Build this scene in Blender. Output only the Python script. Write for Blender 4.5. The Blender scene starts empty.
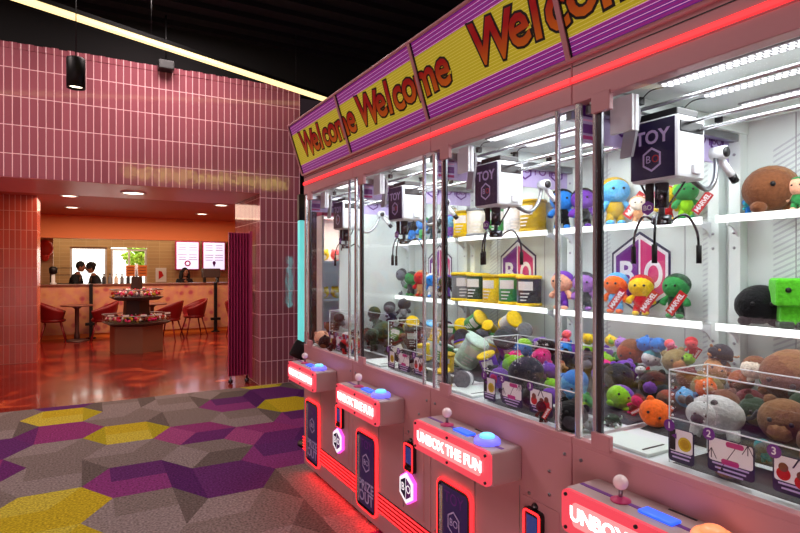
import bpy, bmesh, math, random
from mathutils import Vector, Matrix, Euler
random.seed(7)
S = bpy.context.scene
COL = S.collection
PI = math.pi
YAW = math.radians(29.5)
SN, CS = math.sin(YAW), math.cos(YAW)
F, CX, CY, EYE = 555.0, 400.0, 268.0, 1.5

def ray(px, py):
    """direction of the camera ray through a pixel of the photo, for unit depth"""
    u, v = (px - CX) / F, -(py - CY) / F
    return Vector((SN + u * CS, CS - u * SN, v))
def P(px, py, X=None, Y=None, Z=None):
    d = ray(px, py)
    t = X / d.x if X is not None else (Y / d.y if Y is not None else (Z - EYE) / d.z)
    return Vector((d.x * t, d.y * t, EYE + d.z * t))
def depth(p): return p.x * SN + p.y * CS

# ------------------------------------------------------------------ materials
def s2l(c):
    return tuple((x / 12.92 if x <= .04045 else ((x + .055) / 1.055) ** 2.4) for x in c)
def rgb(r, g, b): return s2l((r / 255, g / 255, b / 255)) + (1,)
MATS = {}
def mat(name, col=(1, 1, 1, 1), rough=.5, metal=0, emit=None, power=0, spec=.5, noise=0, nscale=60, bump=0, sheen=0, coat=0, sample=True):
    if name in MATS: return MATS[name]
    m = bpy.data.materials.new(name); m.use_nodes = True
    nt = m.node_tree; b = nt.nodes['Principled BSDF']
    b.inputs['Base Color'].default_value = col
    b.inputs['Roughness'].default_value = rough
    b.inputs['Metallic'].default_value = metal
    b.inputs['Specular IOR Level'].default_value = spec
    b.inputs['Coat Weight'].default_value = coat
    if sheen: b.inputs['Sheen Weight'].default_value = sheen
    if emit:
        b.inputs['Emission Color'].default_value = emit
        b.inputs['Emission Strength'].default_value = power
        if not sample: m.cycles.emission_sampling = 'NONE'
    if noise or bump:
        tc = nt.nodes.new('ShaderNodeTexCoord'); n = nt.nodes.new('ShaderNodeTexNoise')
        n.inputs['Scale'].default_value = nscale; n.inputs['Detail'].default_value = 3
        nt.links.new(tc.outputs['Object'], n.inputs['Vector'])
        if noise:
            mx = nt.nodes.new('ShaderNodeMix'); mx.data_type = 'RGBA'
            mx.inputs['A'].default_value = tuple(c * (1 - noise) for c in col[:3]) + (1,)
            mx.inputs['B'].default_value = tuple(min(1, c * (1 + noise)) for c in col[:3]) + (1,)
            rp = nt.nodes.new('ShaderNodeMapRange'); rp.inputs[1].default_value = .3; rp.inputs[2].default_value = .7
            nt.links.new(n.outputs['Fac'], rp.inputs[0]); nt.links.new(rp.outputs[0], mx.inputs['Factor'])
            nt.links.new(mx.outputs['Result'], b.inputs['Base Color'])
        if bump:
            bp = nt.nodes.new('ShaderNodeBump'); bp.inputs['Strength'].default_value = bump; bp.inputs['Distance'].default_value = .01
            nt.links.new(n.outputs['Fac'], bp.inputs['Height']); nt.links.new(bp.outputs['Normal'], b.inputs['Normal'])
    MATS[name] = m
    return m
def glass(name, tint=(1, 1, 1, 1), base=.04, edge=.45):
    m = bpy.data.materials.new(name); m.use_nodes = True
    nt = m.node_tree; nt.nodes.clear()
    o = nt.nodes.new('ShaderNodeOutputMaterial'); mx = nt.nodes.new('ShaderNodeMixShader')
    t = nt.nodes.new('ShaderNodeBsdfTransparent'); g = nt.nodes.new('ShaderNodeBsdfGlossy')
    t.inputs[0].default_value = tint; g.inputs['Roughness'].default_value = .02
    lw = nt.nodes.new('ShaderNodeLayerWeight'); lw.inputs[0].default_value = .5
    pw = nt.nodes.new('ShaderNodeMath'); pw.operation = 'POWER'; pw.inputs[1].default_value = 5
    ma = nt.nodes.new('ShaderNodeMath'); ma.operation = 'MULTIPLY_ADD'; ma.inputs[1].default_value = edge; ma.inputs[2].default_value = base
    L = nt.links.new
    L(lw.outputs['Facing'], pw.inputs[0]); L(pw.outputs[0], ma.inputs[0]); L(ma.outputs[0], mx.inputs[0])
    L(t.outputs[0], mx.inputs[1]); L(g.outputs[0], mx.inputs[2]); L(mx.outputs[0], o.inputs[0])
    MATS[name] = m
    return m
def tilemat(name, col, grout, w=.0745, h=.30, axis='X', rough=.07, var=.12):
    m = bpy.data.materials.new(name); m.use_nodes = True
    nt = m.node_tree; b = nt.nodes['Principled BSDF']; L = nt.links.new
    tc = nt.nodes.new('ShaderNodeTexCoord'); sp = nt.nodes.new('ShaderNodeSeparateXYZ'); cb = nt.nodes.new('ShaderNodeCombineXYZ')
    L(tc.outputs['Object'], sp.inputs[0])
    gm = nt.nodes.new('ShaderNodeNewGeometry'); ns = nt.nodes.new('ShaderNodeSeparateXYZ'); L(gm.outputs['Normal'], ns.inputs[0])
    ab = nt.nodes.new('ShaderNodeMath'); ab.operation = 'ABSOLUTE'; L(ns.outputs['X'], ab.inputs[0])
    gt = nt.nodes.new('ShaderNodeMath'); gt.operation = 'GREATER_THAN'; gt.inputs[1].default_value = .5; L(ab.outputs[0], gt.inputs[0])
    mv = nt.nodes.new('ShaderNodeMix'); L(gt.outputs[0], mv.inputs[0]); L(sp.outputs['X'], mv.inputs[2]); L(sp.outputs['Y'], mv.inputs[3])
    L(mv.outputs[0], cb.inputs[0]); L(sp.outputs['Z'], cb.inputs[1])
    br = nt.nodes.new('ShaderNodeTexBrick'); br.offset = 0; br.squash = 1
    br.inputs['Scale'].default_value = 1; br.inputs['Brick Width'].default_value = w; br.inputs['Row Height'].default_value = h
    br.inputs['Mortar Size'].default_value = .0045; br.inputs['Mortar Smooth'].default_value = .1; br.inputs['Bias'].default_value = 0
    br.inputs['Color1'].default_value = tuple(c * (1 - var) for c in col[:3]) + (1,)
    br.inputs['Color2'].default_value = tuple(min(1, c * (1 + var)) for c in col[:3]) + (1,)
    br.inputs['Mortar'].default_value = grout
    L(cb.outputs[0], br.inputs['Vector']); L(br.outputs['Color'], b.inputs['Base Color'])
    bp = nt.nodes.new('ShaderNodeBump'); bp.invert = True; bp.inputs['Strength'].default_value = .45; bp.inputs['Distance'].default_value = .004
    nz = nt.nodes.new('ShaderNodeTexNoise'); nz.inputs['Scale'].default_value = 9; L(tc.outputs['Object'], nz.inputs['Vector'])
    ad = nt.nodes.new('ShaderNodeMath'); ad.operation = 'MULTIPLY_ADD'; ad.inputs[1].default_value = .5
    L(nz.outputs['Fac'], ad.inputs[0]); L(br.outputs['Fac'], ad.inputs[2]); L(ad.outputs[0], bp.inputs['Height'])
    L(bp.outputs['Normal'], b.inputs['Normal'])
    b.inputs['Roughness'].default_value = rough
    MATS[name] = m
    return m
def epoxy():
    m = bpy.data.materials.new('red_epoxy'); m.use_nodes = True
    nt = m.node_tree; b = nt.nodes['Principled BSDF']; L = nt.links.new
    tc = nt.nodes.new('ShaderNodeTexCoord')
    n = nt.nodes.new('ShaderNodeTexNoise'); n.inputs['Scale'].default_value = 1.3; n.inputs['Detail'].default_value = 7; n.inputs['Distortion'].default_value = 2.2
    r = nt.nodes.new('ShaderNodeValToRGB'); e = r.color_ramp.elements
    e[0].position = .3; e[0].color = rgb(84, 10, 10); e[1].position = .74; e[1].color = rgb(226, 120, 70)
    k = e.new(.5); k.color = rgb(126, 22, 18); k = e.new(.58); k.color = rgb(150, 36, 22); k = e.new(.66); k.color = rgb(196, 72, 40)
    L(tc.outputs['Object'], n.inputs['Vector']); L(n.outputs['Fac'], r.inputs[0]); L(r.outputs[0], b.inputs['Base Color'])
    b.inputs['Roughness'].default_value = .2; b.inputs['Coat Weight'].default_value = .4; b.inputs['Coat Roughness'].default_value = .08
    MATS['red_epoxy'] = m
    return m
def floral():
    m = bpy.data.materials.new('floral_print'); m.use_nodes = True
    nt = m.node_tree; b = nt.nodes['Principled BSDF']; L = nt.links.new
    tc = nt.nodes.new('ShaderNodeTexCoord'); v = nt.nodes.new('ShaderNodeTexVoronoi'); v.inputs['Scale'].default_value = 5.0
    n = nt.nodes.new('ShaderNodeTexNoise'); n.inputs['Scale'].default_value = 7
    L(tc.outputs['Object'], v.inputs['Vector']); L(tc.outputs['Object'], n.inputs['Vector'])
    r = nt.nodes.new('ShaderNodeValToRGB'); e = r.color_ramp.elements
    e[0].position = 0; e[0].color = rgb(136, 44, 66); e[1].position = .62; e[1].color = rgb(206, 150, 118)
    k = e.new(.2); k.color = rgb(170, 62, 88); k = e.new(.32); k.color = rgb(200, 138, 104)
    h = nt.nodes.new('ShaderNodeMix'); h.data_type = 'RGBA'; h.inputs['Factor'].default_value = .35
    L(v.outputs['Distance'], r.inputs[0]); L(r.outputs[0], h.inputs['A'])
    r2 = nt.nodes.new('ShaderNodeValToRGB'); e = r2.color_ramp.elements
    e[0].position = .42; e[0].color = rgb(190, 100, 104); e[1].position = .58; e[1].color = rgb(206, 150, 84)
    L(n.outputs['Fac'], r2.inputs[0]); L(r2.outputs[0], h.inputs['B']); L(h.outputs['Result'], b.inputs['Base Color'])
    b.inputs['Roughness'].default_value = .5
    MATS['floral_print'] = m
    return m
def carpetmat(name, c):
    m = mat(name, rgb(*c), .95, noise=.5, nscale=70, bump=.5, spec=.1)
    return m
M = lambda k: MATS[k]

mat('cabinet_pink', rgb(196, 138, 142), .42, noise=.03, nscale=4)
mat('cabinet_grey', rgb(186, 160, 160), .4, .1)
mat('chrome', rgb(222, 224, 226), .22, .75)
mat('dark_chrome', rgb(96, 96, 100), .25, 1)
mat('steel', rgb(150, 152, 156), .3, 1)
mat('white_plastic', rgb(226, 230, 234), .4)
mat('white_panel', rgb(222, 232, 228), .5, noise=.02, nscale=3)
mat('hatch_grey', rgb(196, 202, 206), .5)
mat('grey_plastic', rgb(160, 160, 166), .5)
mat('black_plastic', rgb(14, 14, 16), .4)
mat('black_rubber', rgb(18, 18, 18), .8)
mat('black_metal', rgb(16, 15, 16), .45, .3)
mat('navy_print', rgb(34, 22, 70), .35)
mat('poster_purple', rgb(62, 44, 112), .3)
mat('purple_print', rgb(112, 44, 142), .4)
mat('violet_print', rgb(88, 26, 128), .35)
mat('magenta_print', rgb(190, 44, 130), .4)
mat('pink_print', rgb(214, 60, 120), .4)
mat('palepink_print', rgb(236, 170, 214), .4)
mat('lavender_print', rgb(196, 180, 226), .45)
mat('white_print', rgb(240, 240, 242), .4)
mat('cream_print', rgb(222, 214, 208), .5)
mat('red_print', rgb(196, 22, 24), .4)
mat('black_print', rgb(14, 10, 12), .45)
mat('yellow_print', rgb(206, 186, 28), .4)
mat('cream_band', rgb(226, 214, 110), .4)
mat('brown_print', rgb(120, 60, 46), .5)
mat('led_red', rgb(60, 8, 8), .4, emit=(1, .014, .018, 1), power=4)
mat('maroon_strip', rgb(70, 18, 20), .5)
mat('led_line', rgb(60, 8, 8), .4, emit=(1, .022, .026, 1), power=2.4)
mat('led_pink', rgb(90, 20, 24), .4, emit=(1, .075, .115, 1), power=.88)
mat('led_glow', rgb(120, 60, 60), .4, emit=(1, .26, .27, 1), power=1.25)
mat('led_letter', rgb(255, 255, 255), .4, emit=(1, .93, .93, 1), power=2.6, sample=False)
mat('led_white', rgb(255, 255, 255), .4, emit=(.93, .97, 1, 1), power=1.7)
mat('led_shelf', rgb(255, 255, 255), .4, emit=(.93, 1, .97, 1), power=1.15)
mat('led_badge', rgb(255, 255, 255), .4, emit=(.9, .5, 1, 1), power=1.5, sample=False)
mat('led_badge_white', rgb(255, 255, 255), .4, emit=(.95, .92, 1, 1), power=.8, sample=False)
mat('led_magenta', rgb(255, 60, 200), .4, emit=(.9, .1, .75, 1), power=1.3)
mat('led_teal', rgb(80, 240, 240), .4, emit=(.2, .75, .72, 1), power=.65)
mat('reflect_yellow', rgb(255, 220, 80), .4, emit=(1, .8, .2, 1), power=16)
mat('reflect_purple', rgb(160, 60, 255), .4, emit=(.5, .12, 1, 1), power=9)
mat('reflect_teal', rgb(80, 240, 240), .4, emit=(.1, .9, .9, 1), power=7)
mat('led_blue', rgb(40, 90, 255), .3, emit=(.03, .12, 1, 1), power=1.2, sample=False)
mat('dome_cool', rgb(120, 120, 255), .25, emit=(.2, .18, 1, 1), power=.9)
mat('dome_cyan', rgb(120, 220, 255), .25, emit=(.15, .6, 1, 1), power=1.0)
mat('dome_warm', rgb(255, 150, 100), .25, emit=(1, .3, .12, 1), power=.8)
mat('screen_blue', rgb(20, 24, 70), .15, emit=(.03, .05, .25, 1), power=.6, sample=False)
mat('screen_menu', rgb(230, 225, 250), .3, emit=(.78, .72, 1, 1), power=1.05)
mat('lamp_warm', rgb(255, 250, 240), .4, emit=(1, .82, .6, 1), power=7)
mat('tube_warm', rgb(255, 240, 200), .4, emit=(1, .74, .32, 1), power=1.7)
mat('sky_glow', rgb(255, 255, 255), 1, emit=(1, .99, .95, 1), power=1.5)
mat('glow_sheet', rgb(220, 230, 225), .5)
mat('clear_knob', rgb(250, 226, 228), .12, spec=.8)
glass('pane'); glass('acrylic', (.98, .99, .99, 1), .05, .5)
mat('acrylic_edge', rgb(235, 240, 242), .2, spec=.6)
tilemat('tile_rose', rgb(158, 88, 98), rgb(248, 196, 200))
tilemat('tile_red', rgb(206, 84, 60), rgb(235, 170, 145), rough=.24)
tilemat('tile_tan', rgb(186, 150, 104), rgb(206, 178, 136), w=.30, h=.10, rough=.35, var=.06)
epoxy(); floral()
mat('soffit_paint', rgb(228, 124, 138), .35)
mat('shop_ceiling', rgb(196, 96, 84), .55)
mat('bulkhead_orange', rgb(240, 140, 80), .6)
mat('dark_ceiling', rgb(9, 7, 8), .9)
mat('dark_wall', rgb(9, 7, 9), .85)
mat('maroon_panel', rgb(176, 52, 100), .5)
mat('chair_red', rgb(124, 16, 22), .4)
mat('table_top', rgb(120, 70, 56), .35)
mat('table_metal', rgb(96, 74, 70), .4, .6)
mat('kiosk_tan', rgb(150, 108, 84), .55)
mat('kiosk_dark', rgb(62, 44, 40), .5)
mat('sign_orange', rgb(214, 116, 40), .5)
mat('skin', rgb(150, 98, 74), .55); mat('hair_black', rgb(14, 11, 11), .7); mat('cloth_black', rgb(16, 15, 18), .85)
mat('cloth_dark', rgb(28, 28, 34), .85); mat('trousers', rgb(24, 24, 30), .85); mat('eye_white', rgb(230, 228, 224), .3)
mat('lip', rgb(140, 70, 66), .5)
mat('leaf_green', rgb(150, 190, 50), .8); mat('bark', rgb(90, 70, 50), .9)
mat('red_fruit', rgb(226, 64, 46), .4)
PAL = dict(orange=(238, 104, 24), white=(206, 204, 204), grey=(120, 122, 126), dgrey=(58, 58, 64), black=(16, 16, 19), brown=(118, 72, 44), brown2=(136, 92, 58),
    tan=(196, 140, 92), rust=(150, 66, 28), khaki=(140, 124, 76), maroon=(96, 16, 26), red=(196, 28, 36), pink=(232, 120, 160), hotpink=(226, 34, 126), magenta=(196, 26, 96),
    blue=(44, 122, 204), lblue=(96, 176, 230), navy=(24, 32, 54), teal=(48, 150, 160), lime=(134, 196, 32), green=(52, 138, 74), dgreen=(40, 66, 48), yellow=(236, 198, 24),
    gold=(186, 152, 30), purple=(112, 58, 168), lilac=(160, 110, 190), cream=(226, 214, 196), mint=(196, 222, 206), peach=(232, 172, 140), olive=(86, 88, 58), coral=(236, 92, 96), limebox=(92, 206, 44))
for k, c in PAL.items():
    mat('plush_' + k, rgb(*c), .9, noise=.16, nscale=90, bump=.45, spec=.15, sheen=.15)

# ------------------------------------------------------------------ mesh helper
class MB:
    def __init__(s): s.bm = bmesh.new(); s.mats = []
    def mi(s, m):
        if m is None: m = 'white_plastic'
        if m not in s.mats: s.mats.append(m)
        return s.mats.index(m)
    def _fin(s, geom, m, smooth=False):
        i = s.mi(m)
        for f in geom:
            f.material_index = i; f.smooth = smooth
    def poly(s, vs, fs, m=None, smooth=False):
        v = [s.bm.verts.new(p) for p in vs]; out = []
        for f in fs:
            try: out.append(s.bm.faces.new([v[i] for i in f]))
            except ValueError: pass
        s._fin(out, m, smooth); return out
    def box(s, a, b, m=None, bev=0, seg=2, rot=None):
        t = bmesh.new(); bmesh.ops.create_cube(t, size=1)
        a, b = Vector(a), Vector(b); c, d = (a + b) / 2, b - a
        for v in t.verts: v.co = Vector((v.co.x * abs(d.x), v.co.y * abs(d.y), v.co.z * abs(d.z)))
        if bev: bmesh.ops.bevel(t, geom=list(t.edges), offset=bev, segments=seg, affect='EDGES', profile=.6)
        Mx = Matrix.Translation(c) @ (rot.to_4x4() if rot is not None else Matrix())
        s.merge(t, Mx, m, smooth=False); return s
    def merge(s, t, Mx=Matrix(), m=None, smooth=True):
        vm = {v: s.bm.verts.new(Mx @ v.co) for v in t.verts}; out = []
        for f in t.faces:
            try: out.append(s.bm.faces.new([vm[v] for v in f.verts]))
            except ValueError: pass
        s._fin(out, m, smooth); t.free(); return s
    def ball(s, c, r, m=None, sub=2, rot=None):
        t = bmesh.new(); bmesh.ops.create_icosphere(t, subdivisions=sub, radius=1)
        r = Vector(r) if hasattr(r, '__len__') else Vector((r, r, r))
        R = rot.to_4x4() if rot is not None else Matrix()
        return s.merge(t, Matrix.Translation(c) @ R @ Matrix.Diagonal((*r, 1)), m)
    def tube(s, pts, r, m=None, n=8, cap=True):
        pts = [Vector(p) for p in pts]; rs = r if hasattr(r, '__len__') else [r] * len(pts)
        rings = []; up = None
        for i, p in enumerate(pts):
            d = (pts[min(i + 1, len(pts) - 1)] - pts[max(i - 1, 0)]).normalized()
            if up is None: up = d.orthogonal().normalized()
            up = (up - d * up.dot(d)).normalized(); w = d.cross(up)
            rings.append([p + (up * math.cos(2 * PI * k / n) + w * math.sin(2 * PI * k / n)) * rs[i] for k in range(n)])
        vs = [q for g in rings for q in g]; fs = []
        for i in range(len(pts) - 1):
            for k in range(n): fs.append((i * n + k, i * n + (k + 1) % n, (i + 1) * n + (k + 1) % n, (i + 1) * n + k))
        if cap: fs += [tuple(range(n - 1, -1, -1)), tuple((len(pts) - 1) * n + k for k in range(n))]
        s.poly(vs, fs, m, n > 5); return s
    def lathe(s, c, prof, m=None, n=24, ang=0, smooth=True):
        """prof: list of (radius, z) turned about the vertical through c"""
        c = Vector(c); vs = []; fs = []
        for r, z in prof:
            for k in range(n):
                a = ang + 2 * PI * k / n; vs.append(c + Vector((r * math.cos(a), r * math.sin(a), z)))
        for i in range(len(prof) - 1):
            for k in range(n): fs.append((i * n + k, i * n + (k + 1) % n, (i + 1) * n + (k + 1) % n, (i + 1) * n + k))
        if prof[0][0] > 1e-5: fs.append(tuple(range(n - 1, -1, -1)))
        if prof[-1][0] > 1e-5: fs.append(tuple((len(prof) - 1) * n + k for k in range(n)))
        s.poly(vs, fs, m, smooth); return s
    def prism(s, outline, Mx, th, m=None):
        """2-d outline (counter-clockwise) lifted by th along local z, set in place by Mx"""
        n = len(outline)
        vs = [Mx @ Vector((x, y, 0)) for x, y in outline] + [Mx @ Vector((x, y, th)) for x, y in outline]
        fs = [tuple(range(n - 1, -1, -1)), tuple(range(n, 2 * n))] + [(k, (k + 1) % n, n + (k + 1) % n, n + k) for k in range(n)]
        s.poly(vs, fs, m); return s
    def ring(s, outer, inner, Mx, th, m=None):
        n = len(outer); vs = []
        for z in (0, th):
            for o in (outer, inner): vs += [Mx @ Vector((x, y, z)) for x, y in o]
        fs = []
        for k in range(n):
            j = (k + 1) % n
            fs += [(k, j, 2 * n + j, 2 * n + k), (n + j, n + k, 3 * n + k, 3 * n + j), (2 * n + k, 2 * n + j, 3 * n + j, 3 * n + k), (j, k, n + k, n + j)]
        s.poly(vs, fs, m); return s
    def text(s, body, Mx, size, m=None, th=.001, off=0, align='CENTER', space=1):
        me = text_mesh(body, size, th, off, align, space)
        vs = [Mx @ v.co for v in me.vertices]; s.poly(vs, [tuple(p.vertices) for p in me.polygons], m); return s
    def build(s, name, parent=None, mods=None, recalc=True):
        if recalc: bmesh.ops.recalc_face_normals(s.bm, faces=list(s.bm.faces))
        me = bpy.data.meshes.new(name); s.bm.to_mesh(me); s.bm.free()
        for m in s.mats: me.materials.append(MATS[m])
        o = bpy.data.objects.new(name, me); COL.objects.link(o)
        if parent is not None: o.parent = parent
        return o
_TX = {}
def text_mesh(body, size, th, off, align, space=1):
    k = (body, size, th, off, align, space)
    if k not in _TX:
        cu = bpy.data.curves.new('t', 'FONT'); cu.body = body; cu.size = size; cu.extrude = th / 2; cu.offset = off
        cu.align_x = align; cu.align_y = 'CENTER'; cu.resolution_u = 3; cu.space_character = space
        o = bpy.data.objects.new('t', cu); COL.objects.link(o)
        bpy.context.view_layer.update()
        dg = bpy.context.evaluated_depsgraph_get()
        _TX[k] = bpy.data.meshes.new_from_object(o.evaluated_get(dg))
        bpy.data.objects.remove(o); bpy.data.curves.remove(cu)
    return _TX[k]
def frame(o, xa, ya):
    xa, ya = Vector(xa).normalized(), Vector(ya).normalized(); za = xa.cross(ya)
    return Matrix(((xa.x, ya.x, za.x, o[0]), (xa.y, ya.y, za.y, o[1]), (xa.z, ya.z, za.z, o[2]), (0, 0, 0, 1)))
def FX(x, y, z): return frame((x, y, z), (0, -1, 0), (0, 0, 1))      # a panel seen from -X
def FY(x, y, z): return frame((x, y, z), (1, 0, 0), (0, 0, 1))       # a panel seen from -Y
def rrect(w, h, r, n=4):
    out = []
    for cx, cy, a0 in ((w / 2 - r, h / 2 - r, 0), (-w / 2 + r, h / 2 - r, 90), (-w / 2 + r, -h / 2 + r, 180), (w / 2 - r, -h / 2 + r, 270)):
        for k in range(n + 1):
            a = math.radians(a0 + 90 * k / n); out.append((cx + r * math.cos(a), cy + r * math.sin(a)))
    return out
def hexa(r, sy=1): return [(r * math.cos(math.radians(30 + 60 * k)), r * sy * math.sin(math.radians(30 + 60 * k))) for k in range(6)]
def empty(name, loc=(0, 0, 0), rz=0, rot=None):
    o = bpy.data.objects.new(name, None); COL.objects.link(o); o.location = loc
    o.rotation_euler = rot if rot is not None else (0, 0, rz); o.empty_display_size = .1
    return o
def tag(o, label, cat, group=None):
    o['label'] = label; o['category'] = cat
    if group: o['group'] = group
    return o
def struct(o, label=None):
    o['kind'] = 'structure'
    if label: o['label'] = label
    return o
def copy_tree(o, parent=None):
    c = o.copy(); COL.objects.link(c)
    if parent is not None: c.parent = parent
    for ch in list(o.children): copy_tree(ch, c)
    return c
def spline(pts, n=6):
    pts = [Vector(p) for p in pts]; out = []
    for i in range(len(pts) - 1):
        p0, p1, p2, p3 = pts[max(i - 1, 0)], pts[i], pts[i + 1], pts[min(i + 2, len(pts) - 1)]
        for k in range(n):
            t = k / n
            out.append(.5 * ((2 * p1) + (p2 - p0) * t + (2 * p0 - 5 * p1 + 4 * p2 - p3) * t * t + (3 * p1 - p0 - 3 * p2 + p3) * t ** 3))
    return out + [pts[-1]]

# ------------------------------------------------------------------ setting
WY, WB = 7.05, 8.40           # front and back of the tiled portal wall
HEXC = {}
for k, c in dict(Y=('yellow', (184, 160, 34), (164, 150, 30), (190, 172, 60)), G=('grey', (122, 108, 104), (98, 86, 82), (136, 122, 120)),
                 U=('purple', (92, 40, 98), (78, 30, 88), (128, 52, 112)), A=('magenta', (134, 50, 106), (98, 38, 98), (150, 66, 116))).items():
    HEXC[k] = []
    for q, cc in enumerate(c[1:]):
        nm = f'carpet_{c[0]}_{q}'; carpetmat(nm, cc); HEXC[k].append(nm)
known = {(-1, 1): 'Y', (0, 0): 'Y', (-1, -3): 'Y', (-1, -4): 'Y', (3, 0): 'Y', (3, 2): 'Y', (-1, 0): 'A', (-1, -1): 'G', (-1, -2): 'G', (0, -1): 'G', (0, -2): 'U', (0, -3): 'G',
         (0, 1): 'G', (0, 2): 'G', (-1, 2): 'U', (1, 0): 'G', (1, -1): 'A', (1, -2): 'G', (1, -3): 'U', (1, -4): 'G', (1, 1): 'G', (2, 0): 'G', (2, 1): 'U', (2, -1): 'A', (2, -2): 'U',
         (2, -3): 'G', (2, -4): 'G', (2, 2): 'G', (3, 1): 'U', (3, -1): 'U', (3, -2): 'U', (-2, 0): 'U', (-2, 1): 'G', (-2, 2): 'G', (1, 2): 'G', (4, 1): 'U', (4, 0): 'G', (0, -4): 'G', (1, -5): 'G'}
mb = MB(); hr = .36
rr = random.Random(3)
for i in range(-15, 12):
    for j in range(-18, 6):
        cx, cy = .333 + .54 * i, 5.63 + .624 * j + (.312 if i % 2 else 0)
        if cy > WY + .4: continue
        k = known.get((i, j)) or rr.choice('GGGUUAY')
        ms = HEXC[k]
        p = [(cx + hr * math.cos(math.radians(60 * q)), cy + hr * math.sin(math.radians(60 * q)), 0) for q in range(6)]
        var = rr.random()
        hw = hr * .5
        L0, R0 = (cx - hw, cy, 0), (cx + hw, cy, 0)
        if var < .6:                                   # two long bands and one or two tip triangles
            mb.poly([p[2], p[3], p[4]], [(0, 1, 2)], ms[1] if var < .35 else ms[2])
            mb.poly([p[0], p[1], p[5]], [(0, 1, 2)], ms[0] if var < .3 else ms[1])
            a, b = ((p[2][0] + p[4][0]) / 2, cy, 0), ((p[1][0] + p[5][0]) / 2, cy, 0)
            mb.poly([p[1], p[2], a, b], [(0, 1, 2, 3)], ms[0]); mb.poly([b, a, p[4], p[5]], [(0, 1, 2, 3)], ms[2] if var > .2 else ms[0])
        else:
            c0 = (cx, cy, 0)
            for q, w in ((0, 0), (2, 2), (4, 1)) if var < .8 else ((1, 2), (3, 0), (5, 0)):
                mb.poly([c0, p[q], p[(q + 1) % 6], p[(q + 2) % 6]], [(0, 1, 2, 3)], ms[w])
bmesh.ops.bisect_plane(mb.bm, geom=list(mb.bm.verts) + list(mb.bm.edges) + list(mb.bm.faces), plane_co=(0, WY, 0), plane_no=(0, 1, 0), clear_outer=True)
bmesh.ops.recalc_face_normals(mb.bm, faces=list(mb.bm.faces))
if sum(f.normal.z for f in mb.bm.faces) < 0: bmesh.ops.reverse_faces(mb.bm, faces=list(mb.bm.faces))
struct(mb.build('floor', recalc=False), 'hexagon patterned carpet in grey, purple, magenta and yellow')
mb = MB(); mb.box((-8, WY, -.1), (6, 17.2, 0), 'red_epoxy'); struct(mb.build('floor_shop'), 'glossy red and orange marbled floor')
mb = MB(); mb.box((-8, -4.2, 4.5), (7, 9, 4.6), 'dark_ceiling')
for k in range(40): mb.box((-8, -4 + k * .32, 4.44), (7, -3.86 + k * .32, 4.5), 'dark_ceiling')
struct(mb.build('ceiling'), 'black open ceiling')
mb = MB()
mb.box((-8, WY, 2.455), (2.467, WB, 3.86), 'tile_rose'); mb.box((1.934, WY, 0), (2.467, WB, 2.455), 'tile_rose')
for k in range(len(range(140))):                      # uneven tops of the tile columns
    x0 = -8 + k * .0745
    if x0 + .0745 < 2.467: mb.box((x0 + .002, WY - .006, 3.80), (x0 + .072, WY, 3.86 + .012 * rr.random()), 'tile_rose')
struct(mb.build('wall_back'), 'rose pink tiled wall over a wide opening')
mb = MB(); mb.box((-8, WY + .004, 2.449), (1.93, WB, 2.456), 'soffit_paint'); struct(mb.build('trim_1'), 'pink painted underside of the opening')
mb = MB(); mb.box((-8, WY + .25, 3.86), (7, WY + .35, 4.5), 'dark_wall'); struct(mb.build('wall_back_upper'))
mb = MB(); mb.box((2.467, WB - .2, 0), (7, WB, 3.86), 'dark_wall'); struct(mb.build('wall_right_back'))
mb = MB(); mb.box((6.9, -4.2, 0), (7, WB - .2, 4.5), 'dark_wall'); struct(mb.build('wall_right'))
mb = MB(); mb.box((-8.1, -4.2, 0), (-8, 17, 4.5), 'dark_wall'); struct(mb.build('wall_left'))
mb = MB(); mb.box((-8, -4.3, 0), (7, -4.2, 4.5), 'dark_wall'); struct(mb.build('wall_front'))
# candy shop shell
mb = MB(); mb.box((-8, WB, 2.65), (6, 17.2, 2.75), 'shop_ceiling'); struct(mb.build('ceiling_shop'))
mb = MB(); mb.box((-8, 10.56, 0), (-.68, 11.3, 2.65), 'tile_red'); struct(mb.build('wall_left_shop'), 'red tiled pillar left of the opening')
mb = MB(); mb.box((-2, 14.0, 2.15), (5, 14.25, 2.65), 'bulkhead_orange'); struct(mb.build('trim_2'), 'orange painted bulkhead over the counter')
mb = MB(); mb.box((5, WB, 0), (5.1, 17, 2.65), 'bulkhead_orange'); struct(mb.build('wall_right_shop'))
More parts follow.
